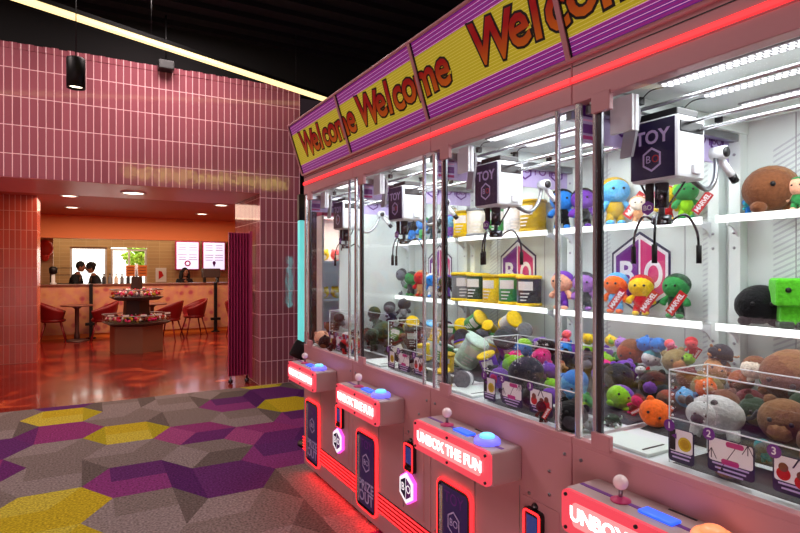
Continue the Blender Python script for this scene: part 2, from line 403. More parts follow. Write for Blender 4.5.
# back wall with two window openings
BY = 16.9
def bx(px): return P(px, 268, Y=BY).x
def bz(px, py): return P(px, py, Y=BY).z
w1 = (bx(70), bx(107), .9, bz(88, 247)); w2 = (bx(111), bx(147), .9, bz(128, 249))
mb = MB(); xs = [-8, w1[0], w1[1], w2[0], w2[1], 5.1]
mb.box((-8, BY, 0), (5.1, BY + .2, .9), 'tile_tan'); mb.box((-8, BY, w1[3]), (5.1, BY + .2, 2.65), 'tile_tan')
for a, b in ((xs[0], xs[1]), (xs[2], xs[3]), (xs[4], xs[5])): mb.box((a, BY, .9), (b, BY + .2, w1[3]), 'tile_tan')
struct(mb.build('wall_back_shop'), 'tan tiled wall behind the counter')
for n, w in ((1, w1), (2, w2)):
    r = struct(empty(f'window_{n}', ((w[0] + w[1]) / 2, BY + .08, w[2])))
    hw, h = (w[1] - w[0]) / 2, w[3] - w[2]
    mb = MB()
    for a, b in (((-hw, -.03, 0), (-hw + .05, .03, h)), ((hw - .05, -.03, 0), (hw, .03, h)), ((-hw + .05, -.03, 0), (hw - .05, .03, .05)), ((-hw + .05, -.03, h - .05), (hw - .05, .03, h))):
        mb.box(a, b, 'cream_print')
    if n == 2: mb.box((-.025, -.03, .05), (.025, .03, h - .05), 'cream_print')
    struct(mb.build('window_frame', r))
    mb = MB(); mb.box((-hw + .05, -.006, .05), (hw - .05, .006, h - .05), 'pane'); struct(mb.build('window_pane', r))
mb = MB(); mb.box((-9, 22, -1), (7, 22.1, 7), 'sky_glow'); struct(mb.build('backdrop_sky'), 'bright overcast daylight outside')
mb = MB(); mb.box((-10, 17.2, -.12), (8, 22, -.02), 'cream_print'); struct(mb.build('ground_outside'))
# tree outside
tp = P(140, 262, Y=19.5); tr = tag(empty('tree', (tp.x, 19.5, -.02)), 'sunlit yellow green tree outside the right window', 'tree')
mb = MB(); mb.tube([(0, 0, 0), (.04, 0, .8), (0, .02, 1.5)], [.08, .06, .04], 'bark'); mb.build('trunk', tr)
mb = MB()
for k in range(170):
    v = Vector((rr.gauss(.05, .2), rr.gauss(0, .2), 2.0 + rr.gauss(0, .22)))
    mb.ball(v, (.09, .09, .05), 'leaf_green', 1, Euler((rr.random() * 3, rr.random() * 3, 0)).to_matrix())
o = mb.build('crown', tr); o['kind'] = 'stuff'

# left return wall column of the shop, light tan, with a lit strip
mb = MB(); a = P(39, 268, Y=15.5).x; b = P(53, 268, Y=15.5).x
mb.box((a - 1.2, 15.5, 0), (b, 15.7, 2.65), 'tile_tan'); struct(mb.build('wall_side_shop'))

# counter
mb = MB(); ctr = tag(empty('service_counter', (1.2, 13.7, 0)), 'long floral printed service counter across the candy shop', 'counter')
mb.box((-3.2, 0, .09), (3.6, .5, 1.12), 'floral_print'); mb.build('counter_front', ctr)
mb = MB(); mb.box((-3.2, -.03, 1.12), (3.6, .55, 1.15), 'table_top', .006); mb.build('worktop', ctr)
mb = MB(); mb.box((-3.2, .02, 0), (3.6, .48, .09), 'sign_orange'); mb.build('kickboard', ctr)

# recessed ceiling lights
for n, (x, y, z, lab) in enumerate([(-.23, 10.25, 2.65, 'small round recessed light beside the red tiled pillar'), (-.23, 12.15, 2.65, 'small round recessed light over the left end of the counter'),
                        (2.14, 10.4, 2.65, 'round recessed light near the maroon folding partition'), (2.14, 12.3, 2.65, 'round recessed light near the menu screens'), (.52, 7.73, 2.449, 'large round recessed light in the pink underside of the opening')]):
    R = .11 if n < 4 else .13
    t = tag(empty('recessed_light', (x, y, z)), lab, 'ceiling light', 'recessed lights')
    mb = MB(); mb.lathe((0, 0, 0), [(R + .02, -.001), (R + .02, -.012), (R, -.016), (R - .01, -.006)], 'white_plastic', 20); mb.build('trim_ring', t)
    mb = MB(); mb.lathe((0, 0, 0), [(R - .01, -.001), (R - .012, -.008)], 'lamp_warm', 20); mb.build('diffuser', t)

# pendant cylinder spotlight
c = P(76, 73, Y=5.67)
t = tag(empty('spotlight', (c.x, c.y, c.z)), 'black cylinder spotlight hanging in front of the rose tiles', 'spotlight')
mb = MB(); mb.lathe((0, 0, 0), [(0, .13), (.07, .13), (.075, .12), (.075, -.135), (.066, -.135), (.066, -.10), (0, -.10)], 'black_metal', 24); mb.build('housing', t)
mb = MB(); mb.lathe((0, 0, 0), [(0, -.099), (.064, -.099), (.064, -.112), (0, -.118)], 'lamp_warm', 24); mb.build('lens', t)
mb = MB(); mb.tube([(0, 0, .13), (0, 0, 4.44 - c.z)], .004, 'black_metal'); mb.build('stem', t)
# linear light
d = Vector((2.8 + .446, 6.94 - 5.61, 0)).normalized(); p0 = Vector((-.446, 5.61, 3.75)) - d * 3.2; p1 = Vector((2.8, 6.94, 3.75))
t = tag(empty('strip_light', p0), 'long warm glowing strip light hung diagonally under the black ceiling', 'light')
mb = MB(); rot = Matrix.Rotation(math.atan2(d.y, d.x), 3, 'Z'); Ln = (p1 - p0).length
q = d * Ln / 2
mb.box((q.x - Ln / 2, q.y - .026, -.03), (q.x + Ln / 2, q.y + .026, .022), 'tube_warm', .01, 2, rot); mb.build('diffuser', t)
mb = MB(); mb.box((q.x - Ln / 2, q.y - .03, .022), (q.x + Ln / 2, q.y + .03, .06), 'black_metal', 0, 2, rot); mb.build('housing', t)
for k in range(4):
    mb = MB(); e = d * (Ln * (.08 + .28 * k)); mb.tube([(e.x, e.y, .06), (e.x, e.y, .69)], .004, 'black_metal'); mb.build('hanger', t)
# small black device at the wall top
c = P(166, 66, Y=WY - .09)
t = tag(empty('ceiling_speaker', c), 'small black box speaker at the top edge of the rose wall', 'speaker')
mb = MB(); mb.box((-.085, -.07, -.05), (.085, .083, .05), 'black_plastic', .01); mb.build('housing', t)
mb = MB(); mb.tube([(0, 0, .05), (0, 0, 4.44 - c.z)], .01, 'black_metal'); mb.build('stem', t)

# maroon folding partition beside the jamb
t = tag(empty('folding_partition', (1.60, 7.32, 0)), 'tall fluted maroon folding partition parked against the tiled jamb', 'partition')
n = 14; pts = []
for k in range(n + 1): pts.append((.265 * k / n, .03 * (1 if k % 2 else -1)))
outl = pts + [(x, y + .05) for x, y in reversed(pts)]
mb = MB(); mb.prism(outl, Matrix.Translation((0, 0, .10)), 1.86, 'maroon_panel'); mb.build('panel', t)
mb = MB()
mb.box((.268, -.03, .06), (.30, .06, 1.98), 'maroon_panel'); mb.build('post', t)
for x in (.03, .24):
    mb = MB(); mb.lathe((x, .02, 0), [(.012, .0), (.03, .012), (.03, .05), (.012, .06), (.012, .10)], 'dark_chrome', 12); mb.build('caster', t)

# tables, chairs, posts in the candy shop
def cafe_table(x, y, lab):
    t = tag(empty('cafe_table', (x, y, 0)), lab, 'table', 'candy shop tables')
    mb = MB(); mb.lathe((0, 0, 0), [(0, .715), (.29, .715), (.30, .722), (.30, .738), (.29, .745), (0, .745)], 'table_top', 32); mb.build('tabletop', t)
    mb = MB(); mb.lathe((0, 0, 0), [(.05, .02), (.055, .1), (.04, .2), (.04, .66), (.12, .715)], 'table_metal', 16); mb.build('column', t)
    mb = MB(); mb.lathe((0, 0, 0), [(.23, 0), (.23, .015), (.15, .035), (.05, .05), (0, .05)], 'table_metal', 24); mb.build('base', t)
def tub_chair(x, y, rz, lab):
    t = tag(empty('tub_chair', (x, y, 0), rz), lab, 'chair', 'red tub chairs')
    mb = MB(); vs = []; fs = []; n = 24; hts = 6
    for i in range(n + 1):
        a = math.radians(-140 + 280 * i / n); top = .60 + .22 * (math.cos(a * .55)) ** 2
        for k in range(hts + 1):
            f = k / hts; r = .20 + .09 * f ** .7
            vs.append((-r * math.cos(a) * 1.0, r * math.sin(a), .42 + (top - .42) * f))
    for i in range(n):
        for k in range(hts):
            a = i * (hts + 1) + k; fs.append((a, a + hts + 1, a + hts + 2, a + 1))
    mb.poly(vs, fs, 'chair_red', True); o = mb.build('backrest', t)
    so = o.modifiers.new('thickness', 'SOLIDIFY'); so.thickness = .025
    mb = MB(); mb.lathe((0, 0, 0), [(0, .40), (.19, .40), (.225, .42), (.225, .455), (.19, .475), (0, .475)], 'chair_red', 24); mb.build('seat', t)
    for sx in (-1, 1):
        for sy in (-1, 1):
            mb = MB(); mb.tube([(sx * .13, sy * .13, .41), (sx * .23, sy * .22, 0)], [.018, .012], 'chair_red', 10); mb.build('leg', t)
g = P(77, 341, Z=0); cafe_table(g.x, g.y, 'round pedestal table between two red tub chairs at the left')
g2 = P(152, 338, Z=0); cafe_table(g2.x, g2.y, 'round pedestal table mostly hidden behind the candy kiosk')
for px, py, rz, lab in [(53, 342, 0, 'red tub chair left of the left pedestal table'), (103.5, 341, PI, 'red tub chair right of the left pedestal table'),
                        (169, 340, 2.6, 'red tub chair just right of the candy kiosk'), (194, 335.5, PI * 1.05, 'red tub chair with its back to the dark counter post'), (238, 334.5, 1.2, 'red tub chair half hidden by the maroon partition')]:
    g = P(px, py, Z=0); tub_chair(g.x, g.y, rz, lab)
for px, y, lab in [(91, 13.6, 'slim dark post in front of the counter behind the left table'), (215.5, 13.58, 'slim dark post with clamp in front of the counter near the partition')]:
    x = P(px, 300, Y=y).x
    t = tag(empty('counter_post', (x, y, 0)), lab, 'post', 'counter posts')
    mb = MB(); mb.box((-.035, -.035, .02), (.035, .035, 1.16), 'black_metal', .006); mb.build('pole', t)
    mb = MB(); mb.lathe((0, 0, 0), [(.10, 0), (.10, .012), (.05, .02), (0, .02)], 'black_metal', 20); mb.build('base', t)
    mb = MB(); mb.box((-.11, -.05, .27), (.11, .05, .33), 'black_metal', .01); mb.build('clamp', t)

# candy kiosk
kx, ky = .80, 11.15
t = tag(empty('candy_kiosk', (kx, ky, 0), math.radians(8)), 'six sided tan candy kiosk with two tiers of sweets and an orange sign', 'kiosk')
def hexlathe(prof, m): mb = MB(); mb.lathe((0, 0, 0), prof, m, 6, math.radians(30), False); return mb
hexlathe([(.46, 0), (.46, .47), (.40, .47)], 'kiosk_tan').build('base', t)
for z0, R, nm in ((.47, .60, 'lower'), (.92, .47, 'upper')):
    tray = hexlathe([(R * .8, z0), (R, z0 + .05), (R, z0 + .06), (R * .85, z0 + .06)], 'kiosk_dark').build('tray', t)
    mb = MB(); vs = []
    mb.lathe((0, 0, 0), [(R * .99, z0 + .06), (R * .99, z0 + .19)], 'acrylic', 6, math.radians(30), False)
    mb2 = MB()
    o6 = [(R * .99 * math.cos(math.radians(30 + 60 * k)), R * .99 * math.sin(math.radians(30 + 60 * k)), z0 + .19) for k in range(7)]
    for k in range(6): mb2.tube([o6[k], o6[k + 1]], .008, 'steel', 6)
    mb2.build('rail', tray)
    bm_ = mb.bm                                      # remove the two caps so that the guard stays open
    bmesh.ops.delete(bm_, geom=[f for f in bm_.faces if len(f.verts) == 6], context='FACES_ONLY'); mb.build('guard', tray)
    mb = MB()
    for k in range(260):
        a = rr.random() * 2 * PI; r = R * .86 * math.sqrt(rr.random()); z = z0 + .065 + .13 * (1 - r / R) + .05 * rr.random()
        c = rr.choice(['plush_red', 'plush_hotpink', 'plush_cream', 'plush_tan', 'plush_rust', 'plush_gold', 'plush_magenta', 'white_print', 'plush_maroon', 'plush_brown'])
        mb.ball((r * math.cos(a), r * math.sin(a), z), (.035, .028, .022), c, 1, Euler((rr.random() * 3, rr.random() * 3, rr.random() * 3)).to_matrix())
    o = mb.build('candy', t); o['kind'] = 'stuff'; o['label'] = f'assorted wrapped sweets in the {nm} tray'
hexlathe([(.24, .53), (.22, .92), (.1, .92)], 'kiosk_dark').build('neck', t)
hexlathe([(.11, .98), (.09, 1.34), (.02, 1.34)], 'kiosk_dark').build('neck', t)
mb = MB(); mb.tube([(0, 0, 1.34), (0, 0, 1.58)], .022, 'white_plastic', 10); mb.build('pole', t)
for sx in (-1, 1):
    mb = MB(); mb.box((sx * .1 - .075, -.012, 1.35), (sx * .1 + .075, .012, 1.55), 'sign_orange', .004)
    for k in range(3): mb.box((sx * .1 - .055, -.016, 1.40 + .05 * k), (sx * .1 + .055, -.0125, 1.412 + .05 * k), 'brown_print')
    mb.build('sign_panel', t)
for k in range(5):
    a = math.radians(-150 + 30 * k) - math.radians(0)
    mb = MB(); x, y = .60 * .9 * math.cos(a), .60 * .9 * math.sin(a)
    mb.box((x - .05, y - .004, .655), (x + .05, y + .004, .69), 'white_print'); mb.build('price_card', t)

# menu screens
for px0, px1, py0, py1, lab in [(175.5, 199.5, 241, 270, 'left bright menu screen with pink round logo, above the dark haired person'), (202.5, 225.5, 241.5, 270.5, 'bright menu screen with purple ice cream logo, second from the left'), (228.5, 250, 242, 271, 'menu screen mostly hidden behind the maroon partition')]:
    a, b = P(px0, py0, Y=BY - .14), P(px1, py1, Y=BY - .14)
    w, h = b.x - a.x, a.z - b.z
    t = tag(empty('menu_screen', ((a.x + b.x) / 2, BY - .14, (a.z + b.z) / 2)), lab, 'screen', 'menu screens')
    mb = MB(); mb.box((-w / 2, 0, -h / 2), (w / 2, .1, h / 2), 'pink_print', .008); mb.build('housing', t)
    mb = MB(); mb.box((-.1, .1, -.1), (.1, .139, .1), 'black_metal'); mb.build('mount', t)
    mb = MB(); mb.box((-w / 2 + .03, -.004, -h / 2 + .03), (w / 2 - .03, -.0005, h / 2 - .03), 'screen_menu')
    sc = mb.build('display', t)
    for s in (-1, 1):
        mb = MB()
        for k in range(7):
            if k in (3,): continue
            ww = w * (.14 + .05 * rr.random()); cx = s * w * .22
            mb.box((cx - ww, -.006, h * (.36 - .085 * k)), (cx + ww, -.0045, h * (.36 - .085 * k) + .018), 'lavender_print')
        mb.build('menu_text', sc)
    mb = MB(); o1 = [(.085 * math.cos(2 * PI * k / 20), .085 * math.sin(2 * PI * k / 20)) for k in range(20)]; o2 = [(x * .55, y * .55) for x, y in o1]
    if 'pink' in lab: mb.ring(o1, o2, FY(0, -.0045, -h * .27), .003, 'pink_print')
    else: mb.prism([(0, -.1), (.05, .03), (.03, .08), (-.03, .08), (-.05, .03)], FY(0, -.0045, -h * .27), .003, 'purple_print')
    mb.build('logo', sc)

# things on and behind the counter
c = P(59, 284, Y=13.9)
t = tag(empty('wire_rack', (c.x, 13.95, 1.15)), 'small dark wire rack on the left end of the counter', 'rack')
mb = MB()
for x in (-.16, .24):
    for y in (-.06, .1): mb.tube([(x, y, 0), (x, y, .36)], .007, 'black_metal', 6)
for z in (.02, .2, .35):
    for y in (-.06, .1): mb.tube([(-.16, y, z), (.24, y, z)], .006, 'black_metal', 6)
    for x in (-.16, .24): mb.tube([(x, -.06, z), (x, .1, z)], .006, 'black_metal', 6)
mb.build('frame', t)
t = tag(empty('drink_dispenser', (c.x - .1, 13.8, 1.15)), 'narrow black dispenser with pale column beside the wire rack', 'dispenser')
mb = MB(); mb.lathe((0, 0, 0), [(.06, 0), (.06, .03), (.035, .05), (.035, .22)], 'white_plastic', 16); mb.build('column', t)
mb = MB(); mb.lathe((0, 0, 0), [(.04, .22), (.075, .24), (.08, .34), (.05, .38), (0, .385)], 'black_plastic', 16); mb.build('head', t)
c = P(45, 250, Y=15.4)
t = tag(empty('wall_ornament', c), 'red heart shaped ornament on the tan wall by the pillar', 'ornament')
mb = MB(); mb.ball((-.0, 0, .04), (.17, .09, .2), 'red_fruit', 3); mb.ball((0, 0, -.14), (.09, .06, .13), 'red_fruit', 3); mb.build('body', t)
c = P(120, 284, Y=13.95)
for k in range(6):
    x = c.x - .32 + .12 * k
    t = tag(empty('drink_bottle', (x, 13.9 + .05 * (k % 2), 1.15)), 'small bottle standing on the counter in front of the right window', 'bottle', 'bottles on the counter')
    mb = MB(); mb.lathe((0, 0, 0), [(.035, 0), (.04, .02), (.04, .13), (.015, .17), (.015, .2)], rr.choice(['plush_grey', 'plush_teal', 'plush_cream', 'plush_dgrey']), 14); mb.build('body', t)
    mb = MB(); mb.lathe((0, 0, 0), [(.018, .2), (.018, .225), (0, .225)], 'black_plastic', 12); mb.build('cap', t)
c = P(211, 283, Y=13.95)
t = tag(empty('drink_machine', (c.x, 13.97, 1.15)), 'low dark countertop machine with two legs under the second menu screen', 'machine')
mb = MB(); mb.box((-.2, -.12, .12), (.2, .12, .34), 'kiosk_dark', .012); mb.build('body', t)
for s in (-1, 1):
    mb = MB(); mb.box((s * .15 - .02, -.1, 0), (s * .15 + .02, .1, .12), 'black_metal'); mb.build('leg', t)
c = P(161, 275, Y=BY - .02)
t = tag(empty('wall_sign', c), 'small cream wall poster with a red figure', 'poster')
mb = MB(); mb.box((-.14, 0, -.2), (.14, .018, .2), 'cream_print'); mb.build('sheet', t)
mb = MB(); mb.prism([(-.06, -.12), (.07, -.02), (.02, .1), (-.06, .12)], FY(0, -.001, 0), .004, 'red_print'); mb.build('figure', t)

# people behind the counter
def skin_mesh(name, verts, edges, radii, m, parent, sub=1):
    me = bpy.data.meshes.new(name); me.from_pydata(verts, edges, []); me.materials.append(MATS[m])
    o = bpy.data.objects.new(name, me); COL.objects.link(o)
    sk = o.modifiers.new('s', 'SKIN'); sk.use_smooth_shade = True
    for i, r in enumerate(radii): me.skin_vertices[0].data[i].radius = (r, r) if not hasattr(r, '__len__') else r
    me.skin_vertices[0].data[0].use_root = True
    ss = o.modifiers.new('u', 'SUBSURF'); ss.levels = ss.render_levels = sub
    bpy.context.view_layer.update()
    me2 = bpy.data.meshes.new_from_object(o.evaluated_get(bpy.context.evaluated_depsgraph_get()))
    bpy.data.objects.remove(o); 
    return me2
def person(x, y, H, rz, lab, shirt, hair, lean=0, tilt=0):
    t = tag(empty('person', (x, y, 0), rz), lab, 'person')
    k = H / 1.7
    V = [(0, 0, .92), (0, -.0, 1.1), (0, -.01 - lean * .4, 1.3), (0, -lean, 1.42), (0, -lean * 1.3, 1.5)]
    R = [(.15, .11), (.135, .10), (.165, .11), (.085, .08), (.055, .055)]
    Ed = [(0, 1), (1, 2), (2, 3), (3, 4)]
    hands = []
    for s in (-1, 1):
        b = len(V)
        V += [(s * .18, -lean * .8, 1.37), (s * .24, -.06 - lean * .6, 1.12), (s * .16, -.20 - lean * .4, 1.0), (s * .15, -.25 - lean * .4, .98)]
        R += [.055, .045, .032, .03]; Ed += [(2, b), (b, b + 1), (b + 1, b + 2), (b + 2, b + 3)]
        for q in range(5):
            f = len(V); o = (q - 2) * .018
            if q == 0: V += [(s * (.15 - .045), -.25 - lean * .4, .98), (s * (.15 - .06), -.28 - lean * .4, .965)]
            else: V += [(s * .15 + s * o, -.31 - lean * .4, .975), (s * .15 + s * o, -.34 - lean * .4 + abs(o) * .3, .95)]
            R += [.010, .008]; Ed += [(b + 3, f), (f, f + 1)]
        b = len(V)
        V += [(s * .09, 0, .86), (s * .10, -.01, .48), (s * .10, .02, .09), (s * .10, -.13, .04)]
        R += [.085, .06, .042, .038]; Ed += [(0, b), (b, b + 1), (b + 1, b + 2), (b + 2, b + 3)]
    me = skin_mesh('b', V, Ed, R, 'skin', t, 1)
    mb = MB(); mb.mi('skin'); tb = bmesh.new(); tb.from_mesh(me); mb.merge(tb, Matrix.Scale(k, 4), 'skin')
    hc = Vector((0, -lean * 1.5 - .02, 1.60)) * k; hr_ = Matrix.Rotation(tilt, 3, 'X')
    mb.ball(hc, Vector((.078, .095, .115)) * k, 'skin', 3, hr_)
    mb.ball(hc + hr_ @ Vector((0, -.1, -.01)) * k, Vector((.014, .022, .022)) * k, 'skin', 2, hr_)     # nose
    mb.ball(hc + hr_ @ Vector((0, -.03, -.075)) * k, Vector((.05, .055, .04)) * k, 'skin', 2, hr_)    # jaw
    for s in (-1, 1): mb.ball(hc + hr_ @ Vector((s * .08, 0, -.005)) * k, Vector((.012, .022, .034)) * k, 'skin', 2, hr_)
    mb.ball(hc + hr_ @ Vector((0, -.092, -.055)) * k, Vector((.024, .008, .008)) * k, 'lip', 2, hr_)
    for s in (-1, 1): mb.ball(hc + hr_ @ Vector((s * .032, -.083, .012)) * k, Vector((.014, .012, .008)) * k, 'eye_white', 2, hr_); mb.ball(hc + hr_ @ Vector((s * .032, -.093, .012)) * k, Vector((.007, .005, .007)) * k, 'black_print', 1, hr_)
    mb.build('body', t)
    # clothes: the torso and sleeves a little larger than the body
    V2 = [V[0], V[1], V[2], V[3]]; R2 = [(.17, .13), (.16, .125), (.195, .13), (.075, .075)]; E2 = [(0, 1), (1, 2), (2, 3)]
    for s in (-1, 1):
        b = len(V2); V2 += [(s * .19, -lean * .8, 1.37), (s * .25, -.06 - lean * .6, 1.12), (s * .18, -.16 - lean * .4, 1.025)]; R2 += [.075, .06, .048]; E2 += [(2, b), (b, b + 1), (b + 1, b + 2)]
    me = skin_mesh('s', V2, E2, R2, shirt, t, 1); tb = bmesh.new(); tb.from_mesh(me); mb = MB(); mb.merge(tb, Matrix.Scale(k, 4), shirt); mb.build('shirt', t)
    V3 = [(0, 0, .95)]; R3 = [(.165, .125)]; E3 = []
    for s in (-1, 1): b = len(V3); V3 += [(s * .095, 0, .84), (s * .10, -.01, .48), (s * .10, .02, .12)]; R3 += [.105, .08, .062]; E3 += [(0, b), (b, b + 1), (b + 1, b + 2)]
    me = skin_mesh('p', V3, E3, R3, 'trousers', t, 1); tb = bmesh.new(); tb.from_mesh(me); mb = MB(); mb.merge(tb, Matrix.Scale(k, 4), 'trousers'); mb.build('trousers', t)
    for s in (-1, 1):
        mb = MB(); mb.box((s * .1 * k - .05, -.2 * k, 0), (s * .1 * k + .05, .08 * k, .085), 'black_rubber', .03, 3); mb.build('shoe', t)
    mb = MB(); mb.ball(hc + hr_ @ Vector((0, .022, .03)) * k, Vector((.094, .1, .112)) * k, 'hair_black', 3, hr_)
    if hair == 'bun': mb.ball(hc + hr_ @ Vector((0, .1, .03)) * k, .06 * k, 'hair_black', 2)
    if hair == 'curly':
        for q in range(40):
            a, b2 = rr.random() * 2 * PI, rr.random() * 1.5
            mb.ball(hc + hr_ @ Vector((.095 * math.cos(a) * math.cos(b2), .03 + .1 * math.sin(a) * math.cos(b2), .03 + .11 * math.sin(b2))) * k, .036 * k, 'hair_black', 1)
    if hair == 'long':
        for q in range(9):
            a = math.radians(-10 + 200 * q / 8); mb.tube([hc + Vector((.09 * math.cos(a), .02 + .085 * math.sin(a), .05)) * k, hc + Vector((.115 * math.cos(a), .03 + .1 * math.sin(a), -.12)) * k, hc + Vector((.12 * math.cos(a), .03 + .09 * math.sin(a), -.3)) * k], [.035, .04, .02], 'hair_black', 8)
    mb.build('hair', t)
    return t
c = P(73, 268, Y=14.6); person(c.x, 14.6, 1.62, math.radians(75), 'person in black leaning head to head with another before the left window', 'cloth_black', 'short', .10, .25)
c = P(98, 268, Y=14.75); person(c.x, 14.75, 1.58, math.radians(-75), 'person with curly hair and dark top, right one of the pair behind the counter', 'cloth_dark', 'curly', .10, .25)
c = P(184, 268, Y=14.6); person(c.x, 14.6, 1.48, math.radians(20), 'person with long dark hair behind the counter under the left menu screen', 'cloth_black', 'long', .03, .1)

# ------------------------------------------------------------------ claw machines
XM, W, D = 1.39, .86, .96
Y0 = {4: .45, 3: 1.31, 2: 2.17, 1: 3.03}
def hexlogo(mb, Mx, r, th=.002, back='navy_print'):
    """hexagon crest: dark rim, white border, purple B face and pink O face"""
    sy = 1.08
    mb.prism(hexa(r, sy), Mx, th, back)
    mb.prism(hexa(r * .93, sy), Mx @ Matrix.Translation((0, 0, th)), .001, 'white_print')
    g = r * .03; k = hexa(r * .84, sy)
    t1, t2 = th + .001, .001
    Mi = Mx @ Matrix.Translation((0, 0, t1))
    mb.prism([(-g, k[1][1] - g), (k[2][0], k[2][1]), (k[3][0], k[3][1]), (-g, k[4][1] + g)], Mi, t2, 'purple_print')
    mb.prism([(g, k[4][1] + g), (k[5][0], k[5][1]), (k[0][0], k[0][1]), (g, k[1][1] - g)], Mi, t2, 'pink_print')
    mb.text('B', Mi @ Matrix.Translation((-r * .40, -r * .02, .0012)), r * .85, 'white_print', .0008, r * .02)
    o1 = [(r * .26 * math.cos(2 * PI * q / 24), r * .36 * math.sin(2 * PI * q / 24)) for q in range(24)]
    mb.ring(o1, [(x * .6, y * .62) for x, y in o1], Mi @ Matrix.Translation((r * .40, -r * .02, .001)), .001, 'white_print')
def toybox_sign(mb, Mx, w, h, ink='lavender_print'):
    mb.text('TOY', Mx @ Matrix.Translation((0, h * .20, 0)), h * .32, ink, .001, h * .008)
    r = h * .2; Mi = Mx @ Matrix.Translation((0, -h * .17, 0))
    mb.ring(hexa(r, 1.05), hexa(r * .82, 1.05), Mi, .001, ink)
    mb.text('B', Mi @ Matrix.Translation((-r * .35, 0, 0)), r * .9, ink, .001)
    mb.text('O', Mi @ Matrix.Translation((r * .35, 0, 0)), r * .9, 'red_print', .001)

root = empty('claw_machine', (XM, Y0[4], 0))
def part(mb, name, par=None): return mb.build(name, par if par is not None else root)

# cabinet: lower body, roof
mb = MB()
mb.box((0, .002, .075), (D, W - .002, .925), 'cabinet_pink', .006)
mb.box((.0, .002, .922), (.03, W - .002, .945), 'cabinet_pink', .003)
for y in (.25, .52): mb.box((-.0022, y, .30), (.001, y + .0015, .70), 'steel')
for yy, zz in ((.10, .80), (.10, .72), (.20, .69), (.03, .88), (.82, .88), (.82, .30)): mb.tube([(-.004, yy, zz), (.002, yy, zz)], .006, 'steel', 10)
cab = part(mb, 'cabinet')
mb = MB(); mb.box((-.003, .055, .30), (.002, .235, .675), 'cabinet_pink', .0012)
mb.tube([(-.012, .165, .655), (.0, .165, .655)], .012, 'black_plastic', 12); mb.tube([(-.014, .165, .655), (-.01, .165, .655)], .006, 'steel', 8)
part(mb, 'access_panel')
for x in (.08, D - .08):
    for y in (.1, W - .1):
        mb = MB(); mb.tube([(x, y, .09), (x, y, .05)], .012, 'steel', 8); mb.box((x - .02, y - .018, .03), (x + .02, y + .018, .056), 'steel', .004)
        mb.tube([(x, y - .012, .026), (x, y + .012, .026)], .026, 'black_rubber', 16); part(mb, 'caster')
mb = MB()
mb.box((0, .002, 2.1), (D, W - .002, 2.18), 'cabinet_pink', .004); mb.box((0, .002, 2.037), (.05, W - .002, 2.1), 'cabinet_pink', .003)
mb.box((-.0025, .004, 2.157), (.001, W - .004, 2.16), 'black_print'); part(mb, 'top_beam')
mb = MB(); mb.box((-.007, .002, 2.105), (.003, W - .002, 2.124), 'led_line', .003); part(mb, 'light_line')
# red bands round the foot
for a, b in ((.004, .530), (.790, W - .002)):
    mb = MB(); mb.box((-.0035, a, .170), (.001, b, .276), 'maroon_strip', .001); part(mb, 'stripe_backing')
for k in range(5):
    z = .180 + .0215 * k
    mb = MB()
    for a, b in ((.004, .530), (.790, W - .002)): mb.tube([(-.005, a, z), (-.005, b, z)], .0042, 'led_red', 6)
    part(mb, 'light_stripe')
# prize door
yc, zc, dw, dh = .66, .345, .256, .446
mb = MB(); mb.prism(rrect(dw - .02, dh - .02, .03), FX(-.002, yc, zc), .006, 'black_plastic'); door = part(mb, 'prize_door')
mb = MB(); mb.ring(rrect(dw, dh, .04), rrect(dw - .018, dh - .018, .032), FX(-.001, yc, zc), .012, 'led_red'); part(mb, 'light_trim', door)
mb = MB(); mb.ring(rrect(dw - .022, dh - .022, .03), rrect(dw - .042, dh - .042, .02), FX(-.004, yc, zc), .012, 'dark_chrome'); part(mb, 'door_frame', door)
mb = MB(); mb.prism(rrect(dw - .05, dh - .05, .012), FX(-.008, yc, zc), .002, 'poster_purple')
mb.text('PRIZE', FX(-.0105, yc, zc - .085), .075, 'lavender_print', .001, .001); mb.text('OUT', FX(-.0105, yc, zc - .15), .085, 'lavender_print', .001, .001)
mb.ring(hexa(.05, 1.08), hexa(.043, 1.08), FX(-.0105, yc, zc + .05), .001, 'lavender_print'); mb.text('BO', FX(-.0105, yc, zc + .05), .045, 'lavender_print', .001)
mb.text('TOY', FX(-.0105, yc, zc + .15), .07, 'purple_print', .001); part(mb, 'poster', door)
mb = MB(); mb.box((-.02, yc + dw / 2 - .05, zc - .19), (-.006, yc + dw / 2 - .03, zc + .19), 'chrome', .004); part(mb, 'handle', door)
# lit hexagon badge
mb = MB(); mb.prism(hexa(.078, 1.06), FX(-.001, .185, .42), .018, 'led_magenta'); bad = part(mb, 'badge')
mb = MB(); mb.prism(hexa(.071, 1.06), FX(-.0195, .185, .42), .006, 'led_badge_white'); hb = FX(-.0258, .185, .42)
k6 = hexa(.06, 1.06)
mb.prism([(-.003, .052), (-.048, .028), (-.048, -.027), (-.003, -.054)], hb, .001, 'navy_print'); mb.prism([(.003, -.054), (.048, -.027), (.048, .028), (.003, .052)], hb, .001, 'purple_print')
mb.text('B', FX(-.027, .185 + .026, .42), .055, 'led_badge_white', .001); mb.text('O', FX(-.027, .185 - .026, .42), .055, 'led_badge_white', .001); part(mb, 'emblem', bad)
# card reader
mb = MB(); mb.prism(rrect(.088, .142, .014), FX(-.0, .165, .575), .022, 'black_plastic'); cr = part(mb, 'card_reader')
mb = MB(); mb.ring(rrect(.082, .136, .014), rrect(.07, .122, .01), FX(-.022, .165, .575), .004, 'led_red'); part(mb, 'light_trim', cr)
mb = MB(); mb.box((-.0235, .139, .545), (-.0215, .191, .625), 'screen_blue', .001); part(mb, 'screen', cr)
mb = MB(); mb.box((-.03, .135, .512), (-.0225, .195, .532), 'black_plastic', .003); part(mb, 'slot', cr)
